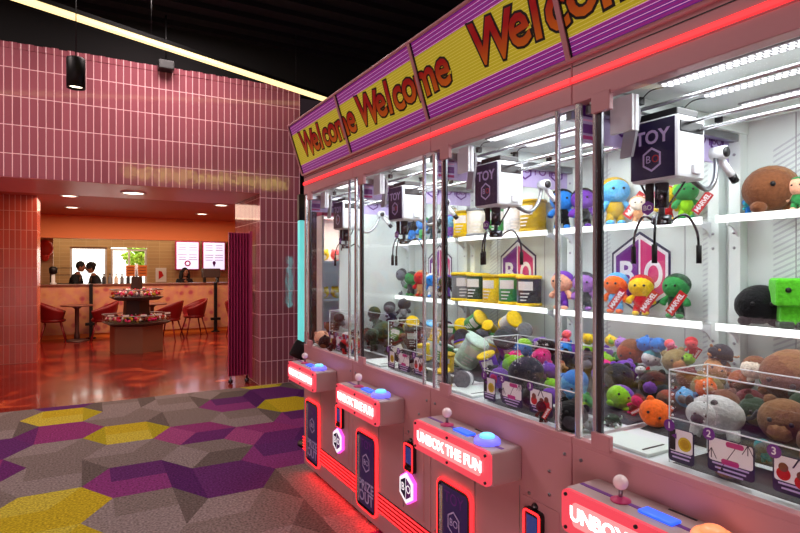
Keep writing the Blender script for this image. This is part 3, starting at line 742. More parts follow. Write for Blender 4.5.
# control box
BX, BA, BBY, BZ0, BZ1 = -.155, .238, .754, .722, .847
mb = MB(); mb.box((BX + .012, BA, BZ0), (.001, BBY, BZ1 - .0), 'cabinet_grey', .012, 3); cb = part(mb, 'control_box')
mb = MB(); bc, bw, bh = (BA + BBY) / 2, BBY - BA, BZ1 - BZ0
mb.prism(rrect(bw, bh, .02), FX(BX + .016, bc, (BZ0 + BZ1) / 2), .016, 'led_pink'); part(mb, 'face_frame', cb)
mb = MB(); mb.prism(rrect(bw - .09, bh - .055, .012), FX(BX - .0005, bc, (BZ0 + BZ1) / 2), .003, 'led_glow'); part(mb, 'light_panel', cb)
mb = MB(); mb.text('UNBOX THE FUN', FX(BX - .0042, bc, (BZ0 + BZ1) / 2), .056, 'led_letter', .002, .0016); part(mb, 'lettering', cb)
mb = MB()
for y in (BA + .018, bc, BBY - .018):
    for z in (BZ0 + .014, BZ1 - .014): mb.tube([(BX - .005, y, z), (BX + .002, y, z)], .0055, 'black_plastic', 8)
part(mb, 'screws', cb)
mb = MB(); mb.box((-.09, BA + .01, BZ1), (-.075, BBY - .01, BZ1 + .0012), 'purple_print'); mb.box((-.02, .42, BZ1), (-.012, .5, BZ1 + .001), 'black_print'); part(mb, 'stripe', cb)
mb = MB(); mb.lathe((-.085, .60, BZ1), [(.028, 0), (.028, .004), (.014, .008), (.008, .012)], 'pink_print', 18); mb.tube([(-.085, .6, BZ1 + .01), (-.085, .6, BZ1 + .036)], .006, 'steel', 8)
mb.ball((-.085, .6, BZ1 + .052), .021, 'clear_knob', 3); part(mb, 'joystick', cb)
mb = MB(); mb.box((-.105, .43, BZ1), (-.065, .53, BZ1 + .008), 'led_blue', .003); part(mb, 'button_label', cb)
mb = MB(); mb.lathe((-.085, .335, BZ1), [(.050, 0), (.050, .012), (.044, .02), (.03, .022)], 'dome_cool', 24)
part(mb, 'button', cb)
mb = MB(); mb.lathe((-.085, .335, BZ1 + .02), [(.03, 0), (.028, .010), (.02, .015), (0, .017)], 'dome_cyan', 24); part(mb, 'button_cap', cb)

# window: glass, posts
mb = MB(); mb.box((.012, .06, .945), (.018, W - .02, 2.04), 'pane'); part(mb, 'front_glass')
for y, r, m in ((.075, .007, 'chrome'), (W - .018, .011, 'chrome'), (W - .106, .0085, 'dark_chrome'), (W - .087, .007, 'chrome')):
    mb = MB(); mb.box((.006, y - r, .94), (.020, y + r, 2.04), m, .003); part(mb, 'post')
for z0, z1 in ((.935, .985), (1.985, 2.045)):
    mb = MB(); mb.box((-.006, W - .155, z0), (.012, W - .085, z1), 'cabinet_pink', .002); part(mb, 'hinge_block')
# far side partition, clear below and printed above
mb = MB(); mb.box((.03, W - .016, .945), (.90, W - .010, 1.915), 'pane'); part(mb, 'side_glass')
mb = MB(); mb.box((.03, W - .018, 1.915), (.90, W - .008, 2.1), 'lavender_print')
ws = ((1.925, .012, 'magenta_print'), (1.945, .03, 'purple_print'), (1.985, .006, 'palepink_print'), (2.0, .035, 'violet_print'), (2.045, .008, 'magenta_print'), (2.06, .02, 'purple_print'))
for z, h, m in ws:
    for a, b in ((.032, .12), (.30, .42)): mb.box((a, W - .0195, z), (b, W - .018, z + h), m)
for x in (.22, .56, .78):
    Mx = FY(x, W - .0185, 2.0); mb.ring(hexa(.05), hexa(.04), Mx, .0012, 'violet_print'); mb.text('BO', Mx, .05, 'purple_print', .0014)
    if x > .3: mb.text('TOY', FY(x - .1, W - .0185, 2.0), .07, 'purple_print', .0014)
part(mb, 'side_print')
# back
mb = MB(); mb.box((.91, .004, .93), (D - .01, W - .004, 2.1), 'white_panel')
for y in (.2, .62): mb.box((.908, y, .95), (.9105, y + .003, 2.08), 'grey_plastic')
for k in range(44):                                  # fine hatched strip printed on the back
    z = 1.0 + k * .022
    for y in (.12, .70): mb.poly([(.9092, y, z), (.9092, y, z + .008), (.9092, y - .1, z + .058), (.9092, y - .1, z + .05)], [(0, 1, 2, 3)], 'hatch_grey')
bk = part(mb, 'back_panel')
mb = MB(); hexlogo(mb, FX(.9095, .43, 1.475), .185); part(mb, 'logo', bk)
for y in (.02, W - .066):
    mb = MB(); mb.box((.855, y, .94), (.908, y + .046, 2.09), 'white_panel', .002)
    for z in (1.12, 1.2, 1.58, 1.64, 1.84, 1.95): mb.tube([(.852, y + .023, z), (.857, y + .023, z)], .006, 'grey_plastic', 8)
    part(mb, 'corner_post')
mb = MB(); mb.box((.03, .01, 2.078), (.9, W - .02, 2.1), 'white_panel'); ce = part(mb, 'ceiling_panel')
mb = MB(); mb.box((.03, W - .075, 2.03), (.9, W - .045, 2.078), 'white_panel', .004)
for x in (.22, .42, .62): mb.tube([(x, W - .08, 2.06), (x, W - .06, 2.06)], .005, 'black_plastic', 6)
part(mb, 'cross_rail', ce)
for x in (.19, .41, .63):
    mb = MB(); mb.box((x - .03, .05, 2.072), (x + .03, .66, 2.079), 'grey_plastic')
    for k in range(30):
        for q in (-1, 0, 1): mb.box((x + q * .017 - .006, .06 + k * .02 + (.01 if q == 0 else 0), 2.0705), (x + q * .017 + .006, .072 + k * .02 + (.01 if q == 0 else 0), 2.0718), 'led_white')
    st = part(mb, 'led_strip', ce)
    mb = MB(); mb.tube(spline([(x, .66, 2.068), (x - .01, .70, 2.066), (x + .005, .745, 2.05)]), .002, 'black_plastic', 5); mb.box((x - .005, .74, 2.035), (x + .017, .76, 2.06), 'black_plastic', .003); part(mb, 'cable', ce)
# shelves
for z in (1.27, 1.69):
    mb = MB(); mb.box((.762, .03, z), (.908, W - .03, z + .012), 'acrylic'); sh = part(mb, 'shelf')
    mb = MB(); mb.box((.748, .03, z - .014), (.762, W - .03, z + .014), 'led_shelf', .002); part(mb, 'light_edge', sh)
    for y in (.052, W - .06):
        mb = MB(); ol = [(0, 0), (.12, 0), (.12, -.022)] + [(.12 - .085 * math.sin(a), -.022 - .1 * (1 - math.cos(a))) for a in [PI / 2 * q / 8 for q in range(1, 9)]] + [(.035, -.16), (0, -.16)]
        Mb = frame((.905, y, z - .001), (-1, 0, 0), (0, 0, 1)); mb.prism(list(reversed(ol)), Mb, .008, 'white_plastic'); part(mb, 'bracket', sh)
# deck and display ramp
mb = MB(); mb.box((.03, .01, .924), (.908, W - .02, .936), 'white_plastic'); mb.box((.06, .62, .936), (.2, .82, .948), 'white_panel', .004); mb.box((.08, .65, .9485), (.18, .656, .95), 'black_print'); mb.box((.09, .06, .936), (.264, .56, .9375), 'black_plastic'); part(mb, 'deck')  # last box: black sheet painting in the dark of the chute pit
RX0, RX1, RZ0, RZ1 = .30, .86, .936, 1.03
mb = MB(); mb.poly([(RX0, .02, RZ0), (RX1, .02, RZ0), (RX1, .02, RZ1), (RX0, W - .03, RZ0), (RX1, W - .03, RZ0), (RX1, W - .03, RZ1)], [(0, 1, 2), (5, 4, 3), (0, 2, 5, 3), (1, 4, 5, 2), (0, 3, 4, 1)], 'plush_dgrey'); part(mb, 'display_ramp')  # added ramp under the toys, coloured dark for the shade in their gaps
def ground(X):
    x = X - XM
    return RZ0 if x < RX0 else RZ0 + (RZ1 - RZ0) * (min(x, RX1) - RX0) / (RX1 - RX0)
# chute guard: three clear walls with sticker panels
CX0, CX1, CY1, CZ = .085, .27, .568, 1.205
mb = MB(); mb.box((CX0, .06, .937), (CX0 + .004, CY1, CZ), 'acrylic'); mb.box((CX0 + .004, CY1 - .004, .937), (CX1, CY1, CZ), 'acrylic'); mb.box((CX1 - .004, .06, .937), (CX1, CY1 - .004, CZ), 'acrylic')
cg = part(mb, 'chute_guard')
mb = MB(); e = .0022
for a, b in (((CX0, .06, CZ), (CX0, CY1, CZ)), ((CX0, CY1, CZ), (CX1, CY1, CZ)), ((CX1, .06, CZ), (CX1, CY1, CZ)), ((CX0, CY1, .937), (CX0, CY1, CZ)), ((CX1, CY1, .937), (CX1, CY1, CZ)), ((CX0 - .003, .06, 1.068), (CX0 - .003, CY1, 1.068))):
    mb.tube([a, b], e, 'acrylic_edge', 6)
part(mb, 'bright_edge', cg)  # pale rods put the glow of the acrylic edges into colour
mb = MB()
for k in range(11):
    mb.ball((CX0 + .02, CY1 + .003, .99 + k * .02), .004, 'white_print', 1); mb.ball((CX1 - .012, CY1 + .003, .99 + k * .02), .004, 'white_print', 1)
part(mb, 'dot_trim', cg)
for n, y, w, h, zc in (('1', .530, .078, .096, .993), ('2', .391, .122, .092, 1.0), ('3', .228, .12, .092, 1.0)):
    mb = MB(); x = CX0 - .002
    mb.prism(rrect(w, h, .01), FX(x, y, zc), .001, 'navy_print'); mb.prism(rrect(w - .008, h * .66, .007), FX(x - .001, y, zc + h * .145), .0006, 'white_print')
    for q in range(3 if n == '2' else 2):
        ww = w * (.78 - .12 * q); mb.box((x - .0022, y - ww / 2, zc - h * .27 - q * .011), (x - .0014, y + ww / 2, zc - h * .27 - q * .011 + .0045), 'lavender_print')
    st = part(mb, 'sticker', cg)
    mb = MB(); Mx = FX(x - .002, y + w / 2 - .004, zc + h / 2 + .004); c24 = [(.017 * math.cos(2 * PI * q / 20), .017 * math.sin(2 * PI * q / 20)) for q in range(20)]
    mb.prism(c24, Mx, .001, 'purple_print'); mb.text(n, Mx @ Matrix.Translation((0, 0, .0015)), .026, 'white_print', .0006, .0005); part(mb, 'number_disc', st)
    mb = MB(); Mi = FX(x - .002, y, zc + h * .145)
    def disc(cx, cy, r, m, dz=0): mb.prism([(cx + r * math.cos(2 * PI * q / 16), cy + r * math.sin(2 * PI * q / 16)) for q in range(16)], Mi @ Matrix.Translation((0, 0, dz)), .0006, m)
    if n == '1':
        mb.box((x - .0028, y + .016, zc - .015), (x - .002, y + .034, zc + .045), 'black_print'); disc(.012, -.006, .020, 'yellow_print'); disc(.012, -.006, .014, 'plush_gold', .0006)
        mb.prism([(-.028, .012), (-.012, .004), (-.012, .02)], Mi @ Matrix.Translation((0, 0, .0012)), .0006, 'purple_print')
    elif n == '2':
        mb.prism([(-.02, -.038), (-.018, -.038), (.028, .038), (.026, .038)], Mi, .0006, 'navy_print')
        for cx, cy in ((-.036, .022), (.042, -.022)):
            mb.prism(rrect(.046, .014, .006), Mi @ Matrix.Translation((.012 if cx < 0 else -.0, cy if cx < 0 else -.026, 0)), .0008, 'magenta_print')
        for cx, cy in ((-.05, -.012), (.045, .018)):
            for s in (-1, 0, 1): mb.prism([(cx - .001, cy + .014), (cx + .001, cy + .014), (cx + s * .014 + .001, cy - .012), (cx + s * .014 - .001, cy - .012)][::-1], Mi, .0006, 'navy_print')
    else:
        for cx, cy in ((-.035, -.012), (.03, -.014), (.005, -.022)): disc(cx, cy, .016, 'red_print'); disc(cx, cy + .016, .011, 'brown_print', .0006)
        mb.prism([(-.002, .034), (.002, .034), (.016, .008), (.012, .008)][::-1], Mi, .0006, 'navy_print'); mb.prism([(-.002, .034), (.002, .034), (-.012, .008), (-.016, .008)][::-1], Mi, .0006, 'navy_print')
    part(mb, 'picture', st)
# gantry: rails, carriage, sign box, claw
GX, GY = .255, .715
mb = MB(); mb.box((.03, W - .06, 2.0), (.88, W - .03, 2.03), 'steel', .003); ga = part(mb, 'gantry')
mb = MB(); mb.box((.03, .03, 2.0), (.88, .055, 2.03), 'steel', .003); part(mb, 'rail', ga)
mb = MB(); mb.box((.105, W - .15, 1.935), (.118, W - .065, 2.05), 'white_plastic', .002); mb.box((.118, W - .153, 1.935), (.135, W - .145, 2.05), 'white_plastic', .002)
ol = [(0, 0), (.045, 0), (.075, .13), (.07, .16), (.04, .17), (.02, .1)]
mb.prism(ol, FX(.17, W - .060, 1.865), .012, 'grey_plastic'); part(mb, 'end_bracket', ga)
for x, z in ((.20, 2.02), (.27, 1.962), (.325, 1.945)):
    mb = MB(); mb.tube([(x, .04, z), (x, W - .05, z)], .0065, 'chrome', 10); part(mb, 'rod', ga)
mb = MB(); mb.box((GX - .045, GY - .086, 1.782), (GX + .105, GY + .086, 1.985), 'white_plastic', .016, 3)
mb.box((GX - .03, GY - .089, 1.93), (GX + .09, GY - .084, 1.965), 'black_plastic', .003); mb.box((GX + .03, GY - .096, 1.80), (GX + .07, GY - .084, 1.83), 'white_plastic', .003); box = part(mb, 'carriage', ga)
mb = MB(); mb.box((GX - .0475, GY - .080, 1.79), (GX - .044, GY + .080, 1.977), 'navy_print', .001); toybox_sign(mb, FX(GX - .0478, GY, 1.884), .14, .19); part(mb, 'sign', box)
mb = MB(); mb.box((GX - .02, GY - .07, 1.985), (GX + .09, GY + .07, 2.012), 'black_plastic', .005); part(mb, 'trolley', ga)
mb = MB(); cx, cy = GX + .025, GY + .015
mb.tube([(cx, cy, 1.79), (cx, cy, 1.660)], .010, 'steel', 10); mb.tube([(cx, cy, 1.790), (cx, cy, 1.700)], .022, 'dark_chrome', 14)
mb.tube([(cx, cy, 1.675), (cx, cy, 1.645)], .030, 'dark_chrome', 14); mb.box((cx - .026, cy - .026, 1.648), (cx + .026, cy + .026, 1.656), 'steel', .002)
mb.box((cx - .034, cy + .012, 1.700), (cx - .02, cy + .04, 1.783), 'black_plastic', .006); claw = part(mb, 'claw', ga)
for k in range(3):
    a = math.radians(-35 + 120 * k); dx, dy = math.cos(a), math.sin(a)
    pts = [(cx + dx * r, cy + dy * r, z) for r, z in ((.026, 1.652), (.06, 1.675), (.085, 1.670), (.112, 1.620), (.118, 1.562))]
    mb = MB(); mb.tube(spline(pts), .0042, 'dark_chrome', 8); mb.tube([(pts[-1][0], pts[-1][1], 1.575), (pts[-1][0], pts[-1][1], 1.515)], .0085, 'black_rubber', 8); part(mb, 'prong', claw)
mb = MB(); mb.tube(spline([(cx - .01, cy + .06, 1.784), (cx - .02, cy + .062, 1.780), (cx - .015, cy + .02, 1.700)]), .0035, 'black_rubber', 6); mb.tube(spline([(cx + .03, cy - .05, 1.784), (cx + .03, cy - .06, 1.780), (cx + .01, cy - .012, 1.700)]), .004, 'dark_chrome', 6); part(mb, 'cable', claw)
mb = MB(); mb.prism(hexa(.024), FX(cx - .036, cy + .025, 1.700), .003, 'purple_print'); mb.text('BO', FX(cx - .0395, cy + .025, 1.700), .024, 'white_print', .0008); part(mb, 'emblem', claw)
mb = MB(); mb.tube(spline([(GX + .09, GY - .05, 1.788), (GX + .16, GY - .055, 1.762), (GX + .23, GY - .04, 1.80), (GX + .28, GY - .015, 1.87), (GX + .30, GY, 1.90)]), .0085, 'steel', 10); part(mb, 'hose', ga)
mb = MB(); c0 = (GX + .30, GY - .01, 1.905)
mb.tube([c0, (c0[0] + .16, W - .05, 1.885)], .008, 'white_plastic', 8); mb.tube([(c0[0], c0[1] - .03, c0[2]), (c0[0], c0[1] + .02, c0[2])], .024, 'white_plastic', 14); mb.tube([(c0[0] - .004, c0[1] - .036, c0[2]), (c0[0] - .004, c0[1] - .029, c0[2])], .018, 'black_plastic', 14)
mb.tube([(c0[0] + .02, c0[1], c0[2] - .02), (c0[0] + .075, c0[1] - .01, c0[2] - .08)], .013, 'white_plastic', 10); mb.tube([(c0[0] + .068, c0[1] - .009, c0[2] - .072), (c0[0] + .088, c0[1] - .012, c0[2] - .094)], .014, 'black_plastic', 10); part(mb, 'hose_arm', ga)

tag(root, 'nearest pink claw machine, its control box lit red with an orange glowing button', 'claw machine', 'row of claw machines')
LABM = {3: 'second nearest pink claw machine, its whole red lit sign in view, many coloured plush heap', 2: 'third claw machine from the camera, stocked with green and yellow cans',
        1: 'farthest claw machine in the row, next to the tiled column'}
for k in (3, 2, 1):
    c = copy_tree(root); c.location = (XM, Y0[k], 0); c['label'] = LABM[k]
mb = MB(); mb.box((.27, W - .026, .945), (.90, W - .0185, 1.915), 'white_panel', .002); mb.build('side_panel', c)
for o in root.children:
    if o.name.startswith('control_box'):
        for q in o.children:
            if q.name.startswith('button') and 'label' not in q.name:
                q.data = q.data.copy(); q.data.materials[0] = MATS['dome_warm']

# marquee over the whole row
mq = tag(empty('marquee', (XM, 0, 2.181)), 'long tilted yellow and purple marquee lettered in red above the claw machines', 'sign')
YA, YB_ = .452, 3.888
lean, hh = .110, .342
va = Vector((-lean, 0, hh)).normalized(); HL = math.hypot(lean, hh)
def FM(y, v, dx=0):
    Mx = frame((-.004, y, 0), (0, -1, 0), va); return Mx @ Matrix.Translation((0, v * HL, dx))
mb = MB()
mb.poly([(-.004, YA, 0), (-.004 - lean, YA, hh), (.06, YA, hh), (.12, YA, 0), (-.004, YB_, 0), (-.004 - lean, YB_, hh), (.06, YB_, hh), (.12, YB_, 0)], [(0, 1, 2, 3), (7, 6, 5, 4), (0, 4, 5, 1), (1, 5, 6, 2), (2, 6, 7, 3), (3, 7, 4, 0)], 'cabinet_pink'); mb.build('housing', mq)
for k, c in dict(violet=(98, 34, 150), yellow=(192, 180, 32), magenta=(150, 42, 138), palepink=(236, 170, 214), cream=(214, 208, 104)).items():
    c = rgb(*c); mat('backlit_' + k, c, .35, emit=c, power=.30, sample=False)
mb = MB()
def strip(v0, v1, m, dz=.0005):
    ol = [(-(YB_ - YA) / 2, v0 * HL), ((YB_ - YA) / 2, v0 * HL), ((YB_ - YA) / 2, v1 * HL), (-(YB_ - YA) / 2, v1 * HL)]
    mb.prism(ol, FM((YA + YB_) / 2, 0, dz), .0012, m)
strip(.02, .98, 'backlit_violet')
strip(.19, .80, 'backlit_yellow', .0016)
for v in (.03, .075, .12, .16, .815, .86, .905, .945): strip(v, v + .022, 'backlit_magenta', .0016)
for v in (.06, .105, .15, .185, .805, .845, .89, .935): strip(v, v + .007, 'backlit_palepink', .0018)
for k in range(18): strip(.205 + k * .033, .211 + k * .033, 'backlit_cream', .0020) if 'backlit_cream' in MATS else None
mb.build('graphic', mq)
mb = MB(); e = .011
for v in (0, 1): mb.tube([FM(YA, v, .004).translation, FM(YB_, v, .004).translation], .009, 'cabinet_pink', 6)
mb.build('rim', mq)
for y in (YA + .004, 1.31, 2.17, 3.03, YB_ - .004):
    mb = MB(); mb.prism([(-.010, 0), (.010, 0), (.010, HL), (-.010, HL)], FM(y, 0, .001), .012, 'cabinet_pink'); mb.prism([(.010, 0), (.014, 0), (.014, HL), (.010, HL)], FM(y, 0, .001), .008, 'black_print'); mb.build('divider', mq)
def grad_letter():
    m = mat('letter_red', rgb(200, 20, 20), .35); nt = m.node_tree; b = nt.nodes['Principled BSDF']; L = nt.links.new
    tc = nt.nodes.new('ShaderNodeTexCoord'); sp = nt.nodes.new('ShaderNodeSeparateXYZ'); r = nt.nodes.new('ShaderNodeValToRGB'); mr = nt.nodes.new('ShaderNodeMapRange')
    mr.inputs[1].default_value = .10; mr.inputs[2].default_value = .26
    e = r.color_ramp.elements; e[0].color = rgb(236, 130, 24); e[1].color = rgb(190, 14, 20); e[1].position = .6
    L(tc.outputs['Object'], sp.inputs[0]); L(sp.outputs['Z'], mr.inputs[0]); L(mr.outputs[0], r.inputs[0]); L(r.outputs[0], b.inputs['Base Color'])
grad_letter()
for y0 in (3.725, 2.785, 1.735, .86):
    mb = MB(); x = 0
    for q, ch in enumerate('Welcome'):
        w = {'W': .180, 'e': .108, 'l': .070, 'c': .104, 'o': .116, 'm': .172}[ch]
        rz = (-.10, .06, -.05, .08, -.06, .05, -.08)[q]; dy = (0, .006, 0, -.004, .004, -.002, .004)[q]
        yc_ = y0 - x - w / 2; x += w
        if yc_ - w / 2 < YA + .01: continue
        Mx = FM(yc_, .5, .003) @ Matrix.Translation((0, dy - .0, 0)) @ Matrix.Rotation(rz, 4, 'Z')
        mb.text(ch, Mx, .225, 'black_print', .0016, .0135); mb.text(ch, Mx @ Matrix.Translation((0, 0, .0014)), .225, 'letter_red', .0016, .0045)
    mb.build('lettering', mq)

# ------------------------------------------------------------------ prizes
pr = random.Random(11)
def pc(c): return 'plush_' + c
def eyes(mb, c, r, R, s, m='black_print'):
    for k in (-1, 1): mb.ball(c + R @ Vector((k * s * .38, -s * .88, s * .12)), r, m, 2)
def add_tag(t, x, y, z, w, R=None):
    mb = MB(); Mx = Matrix.Translation((x, y, z)) @ Matrix.Rotation(.95, 4, 'Y').inverted() @ FY(0, 0, 0)
    mb.prism([(-w / 2, -w * .17), (w / 2, -w * .17), (w / 2, w * .17), (-w / 2, w * .17)], Mx, .003, 'red_print')
    mb.text('MARVEL', Mx @ Matrix.Translation((0, 0, .0032)), w * .27, 'white_print', .0006, w * .006, space=.85); mb.build('hang_tag', t)
def plush(loc, r, kind, c1, c2, label, yaw=None, tilt=None, group=None, mtag=False, cat=None):
    """loc: centre of the toy, r: half its size in the view"""
    I3 = Matrix.Identity(3); O = Vector((0, 0, 0))
    nm = {'can': 'plush_can', 'cube': 'plush_cube', 'animal': 'plush_animal', 'doll': 'plush_doll', 'ball': 'plush_ball', 'head': 'plush_dome'}[kind]
    yaw = -1.0 + pr.uniform(-.5, .5) if yaw is None else yaw
    ti = (pr.uniform(-.5, .5), pr.uniform(-.5, .5)) if tilt is None else tilt
    t = empty(nm, loc, rot=Euler((ti[0], ti[1], yaw)))
    tag(t, label, cat or 'plush toy', group)
    if kind == 'ball':
        mb = MB(); mb.ball(O, (r, r * .95, r * .93), pc(c1), 3); b = mb.build('body', t)
        mb = MB()
        for s in (-1, 1): mb.ball((s * r * .62, 0, r * .72), (r * .26, r * .16, r * .26), pc(c1), 2)
        mb.build('ears', t)
        mb = MB(); mb.ball((0, -r * .42, -r * .22), (r * .62, r * .6, r * .55), pc(c2), 2); mb.build('muzzle', t)
        mb = MB(); eyes(mb, O, r * .10, I3, r); mb.build('eyes', t)
    elif kind == 'head':
        mb = MB(); mb.ball(O, (r, r * .92, r * .9), pc(c1), 3); mb.build('body', t)
        mb = MB(); vs = []
        mb.ball((r * .1, r * .1, r * .14), (r * .98, r * .92, r * .84), pc(c2), 3); mb.build('cap', t)
        mb = MB(); eyes(mb, O, r * .10, I3, r); mb.build('eyes', t)
        for s in (-1, 1):
            mb = MB(); mb.ball((s * r * .6, -r * .3, -r * .72), (r * .3, r * .34, r * .24), pc(c1), 2); mb.build('foot', t)
    elif kind == 'doll':
        h = r * 2; hz = h * .22
        mb = MB(); mb.ball((0, 0, hz), (h * .30, h * .26, h * .27), pc(c1), 3); mb.ball((0, 0, -h * .14), (h * .18, h * .15, h * .22), pc(c2), 3); mb.build('body', t)
        mb = MB(); mb.ball((0, h * .045, hz + h * .045), (h * .307, h * .262, h * .26), pc(c2), 3); mb.build('hood', t)
        mb = MB(); eyes(mb, Vector((0, 0, hz)), h * .032, I3, h * .27); mb.build('eyes', t)
        for s in (-1, 1):
            mb = MB(); mb.tube(spline([(s * h * .13, 0, -h * .02), (s * h * .25, -h * .03, -h * .1), (s * h * .29, -h * .07, -h * .2)], 4), [h * .075] * 5 + [h * .08] * 3 + [h * .06], pc(c1), 10); mb.build('arm', t)
            mb = MB(); mb.tube([(s * h * .09, 0, -h * .26), (s * h * .11, -h * .02, -h * .44)], [h * .085, h * .09], pc(c2), 10); mb.ball((s * h * .115, -h * .06, -h * .44), (h * .09, h * .12, h * .06), pc(c1), 2); mb.build('leg', t)
    elif kind == 'can':
        mb = MB(); mb.lathe(O, [(0, -r), (r * .74, -r), (r * .8, -r * .93), (r * .8, r * .93), (r * .74, r), (0, r)], pc(c1), 24); mb.build('drum', t)
        for s in (-1, 1):
            mb = MB(); mb.lathe((0, 0, s * r * .9), [(r * .84, -r * .1), (r * .87, 0), (r * .84, r * .1), (r * .66, r * .13 if s > 0 else r * .1)], pc(c2), 24); mb.build('rim', t)
        mb = MB(); vs = []; n = 8
        for k in range(n + 1):
            a = -PI / 2 + math.radians(-38 + 76 * k / n)
            for z in (r * .05, r * .62): vs.append((r * .812 * math.cos(a), r * .812 * math.sin(a), z))
        mb.poly(vs, [(2 * k, 2 * k + 2, 2 * k + 3, 2 * k + 1) for k in range(n)], 'cream_print'); mb.build('label', t)
        mb = MB()
        for k in range(3): mb.box((-r * .3, -r * .83, -r * .2 - k * r * .22), (r * (.3 - .1 * k), -r * .79, -r * .12 - k * r * .22), 'cream_print')
        mb.build('print', t)
    elif kind == 'cube':
        mb = MB(); mb.box((-r * .72, -r * .66, -r * .1), (r * .72, r * .66, r), pc(c1), r * .16, 3); mb.box((-r * .5, -r * .36, -r * .85), (r * .5, r * .36, -r * .1), pc(c1), r * .1, 3); mb.build('body', t)
        mb = MB(); eyes(mb, Vector((0, r * .05, r * .45)), r * .11, I3, r * .8); mb.build('eyes', t)
        for s in (-1, 1):
            mb = MB(); mb.box((s * r * .3 - r * .26, -r * .5, -r), (s * r * .3 + r * .26, r * .3, -r * .72), pc(c2), r * .08, 2); mb.build('foot', t)
    elif kind == 'animal':
        mb = MB(); mb.ball((0, r * .1, r * .05), (r * .95, r * .72, r * .7), pc(c1), 3); mb.build('body', t)
        mb = MB(); mb.ball((-r * .5, -r * .5, r * .1), (r * .5, r * .46, r * .46), pc(c1), 3); mb.ball((-r * .58, -r * .9, -r * .02), (r * .24, r * .2, r * .2), pc(c2), 2)
        for s in (-1, 1): mb.ball((-r * .5 + s * r * .4, -r * .35, r * .46), (r * .15, r * .1, r * .22), pc(c2), 2)
        mb.build('head', t)
        mb = MB(); eyes(mb, Vector((-r * .5, -r * .5, r * .1)), r * .06, I3, r * .46); mb.build('eyes', t)
        for sx, sy in ((-.55, -.35), (.55, -.45), (-.45, .45), (.55, .45)):
            mb = MB(); mb.tube([(sx * r, sy * r, -r * .3), (sx * r * 1.15, sy * r * 1.3, -r * .78)], [r * .24, r * .2], pc(c1), 10); mb.ball((sx * r * 1.16, sy * r * 1.32, -r * .78), r * .21, pc(c2), 2); mb.build('leg', t)
        mb = MB(); mb.tube(spline([(r * .85, r * .3, 0), (r * 1.15, r * .4, .1 * r), (r * 1.3, r * .3, r * .4)], 4), r * .08, pc(c2), 8); mb.build('tail', t)
    if mtag: add_tag(t, r * .5, -r * .9, -r * .25, r * 1.15)
    return t
PLACED = []
def drop(px, py, rp, kind, c1, c2, label, lay=0, **kw):
    """set a toy on the heap where the camera ray through (px, py) meets it"""
    X = 1.47
    while X < 2.12:
        p = P(px, py, X=X); r = rp * depth(p) / F
        if p.z - r * .86 <= ground(X) + lay: break
        X += .005
    p = P(px, py, X=X); r = rp * depth(p) / F
    if p.y > 3.80: p = P(px, py, Y=3.80 - r * .4)
    for q in (1.31, 2.17, 3.03):
        if abs(p.y - q) < r * .9: p.y = q + math.copysign(r * .9, p.y - q)
    p.z = max(p.z, ground(p.x) + r * .8)
    PLACED.append((p.copy(), r)); return plush(p, r, kind, c1, c2, label, **kw)
def shelf(px, py, rp, kind, c1, c2, label, X=2.215, z=None, squash=1, **kw):
    p = P(px, py, X=X); r = rp * depth(p) / F
    zz = 1.702 if py < 250 else 1.282
    low = {'doll': 1.0, 'ball': .93, 'can': 1.0, 'cube': 1.0, 'animal': .98, 'head': .95}[kind]
    p.z = zz + r * low + .001
    kw.setdefault('tilt', (0, 0)); return plush(p, r, kind, c1, c2, label, **kw)
NM, SM, TM, FM_ = 'nearest machine', 'second nearest machine', 'third machine', 'farthest machine'
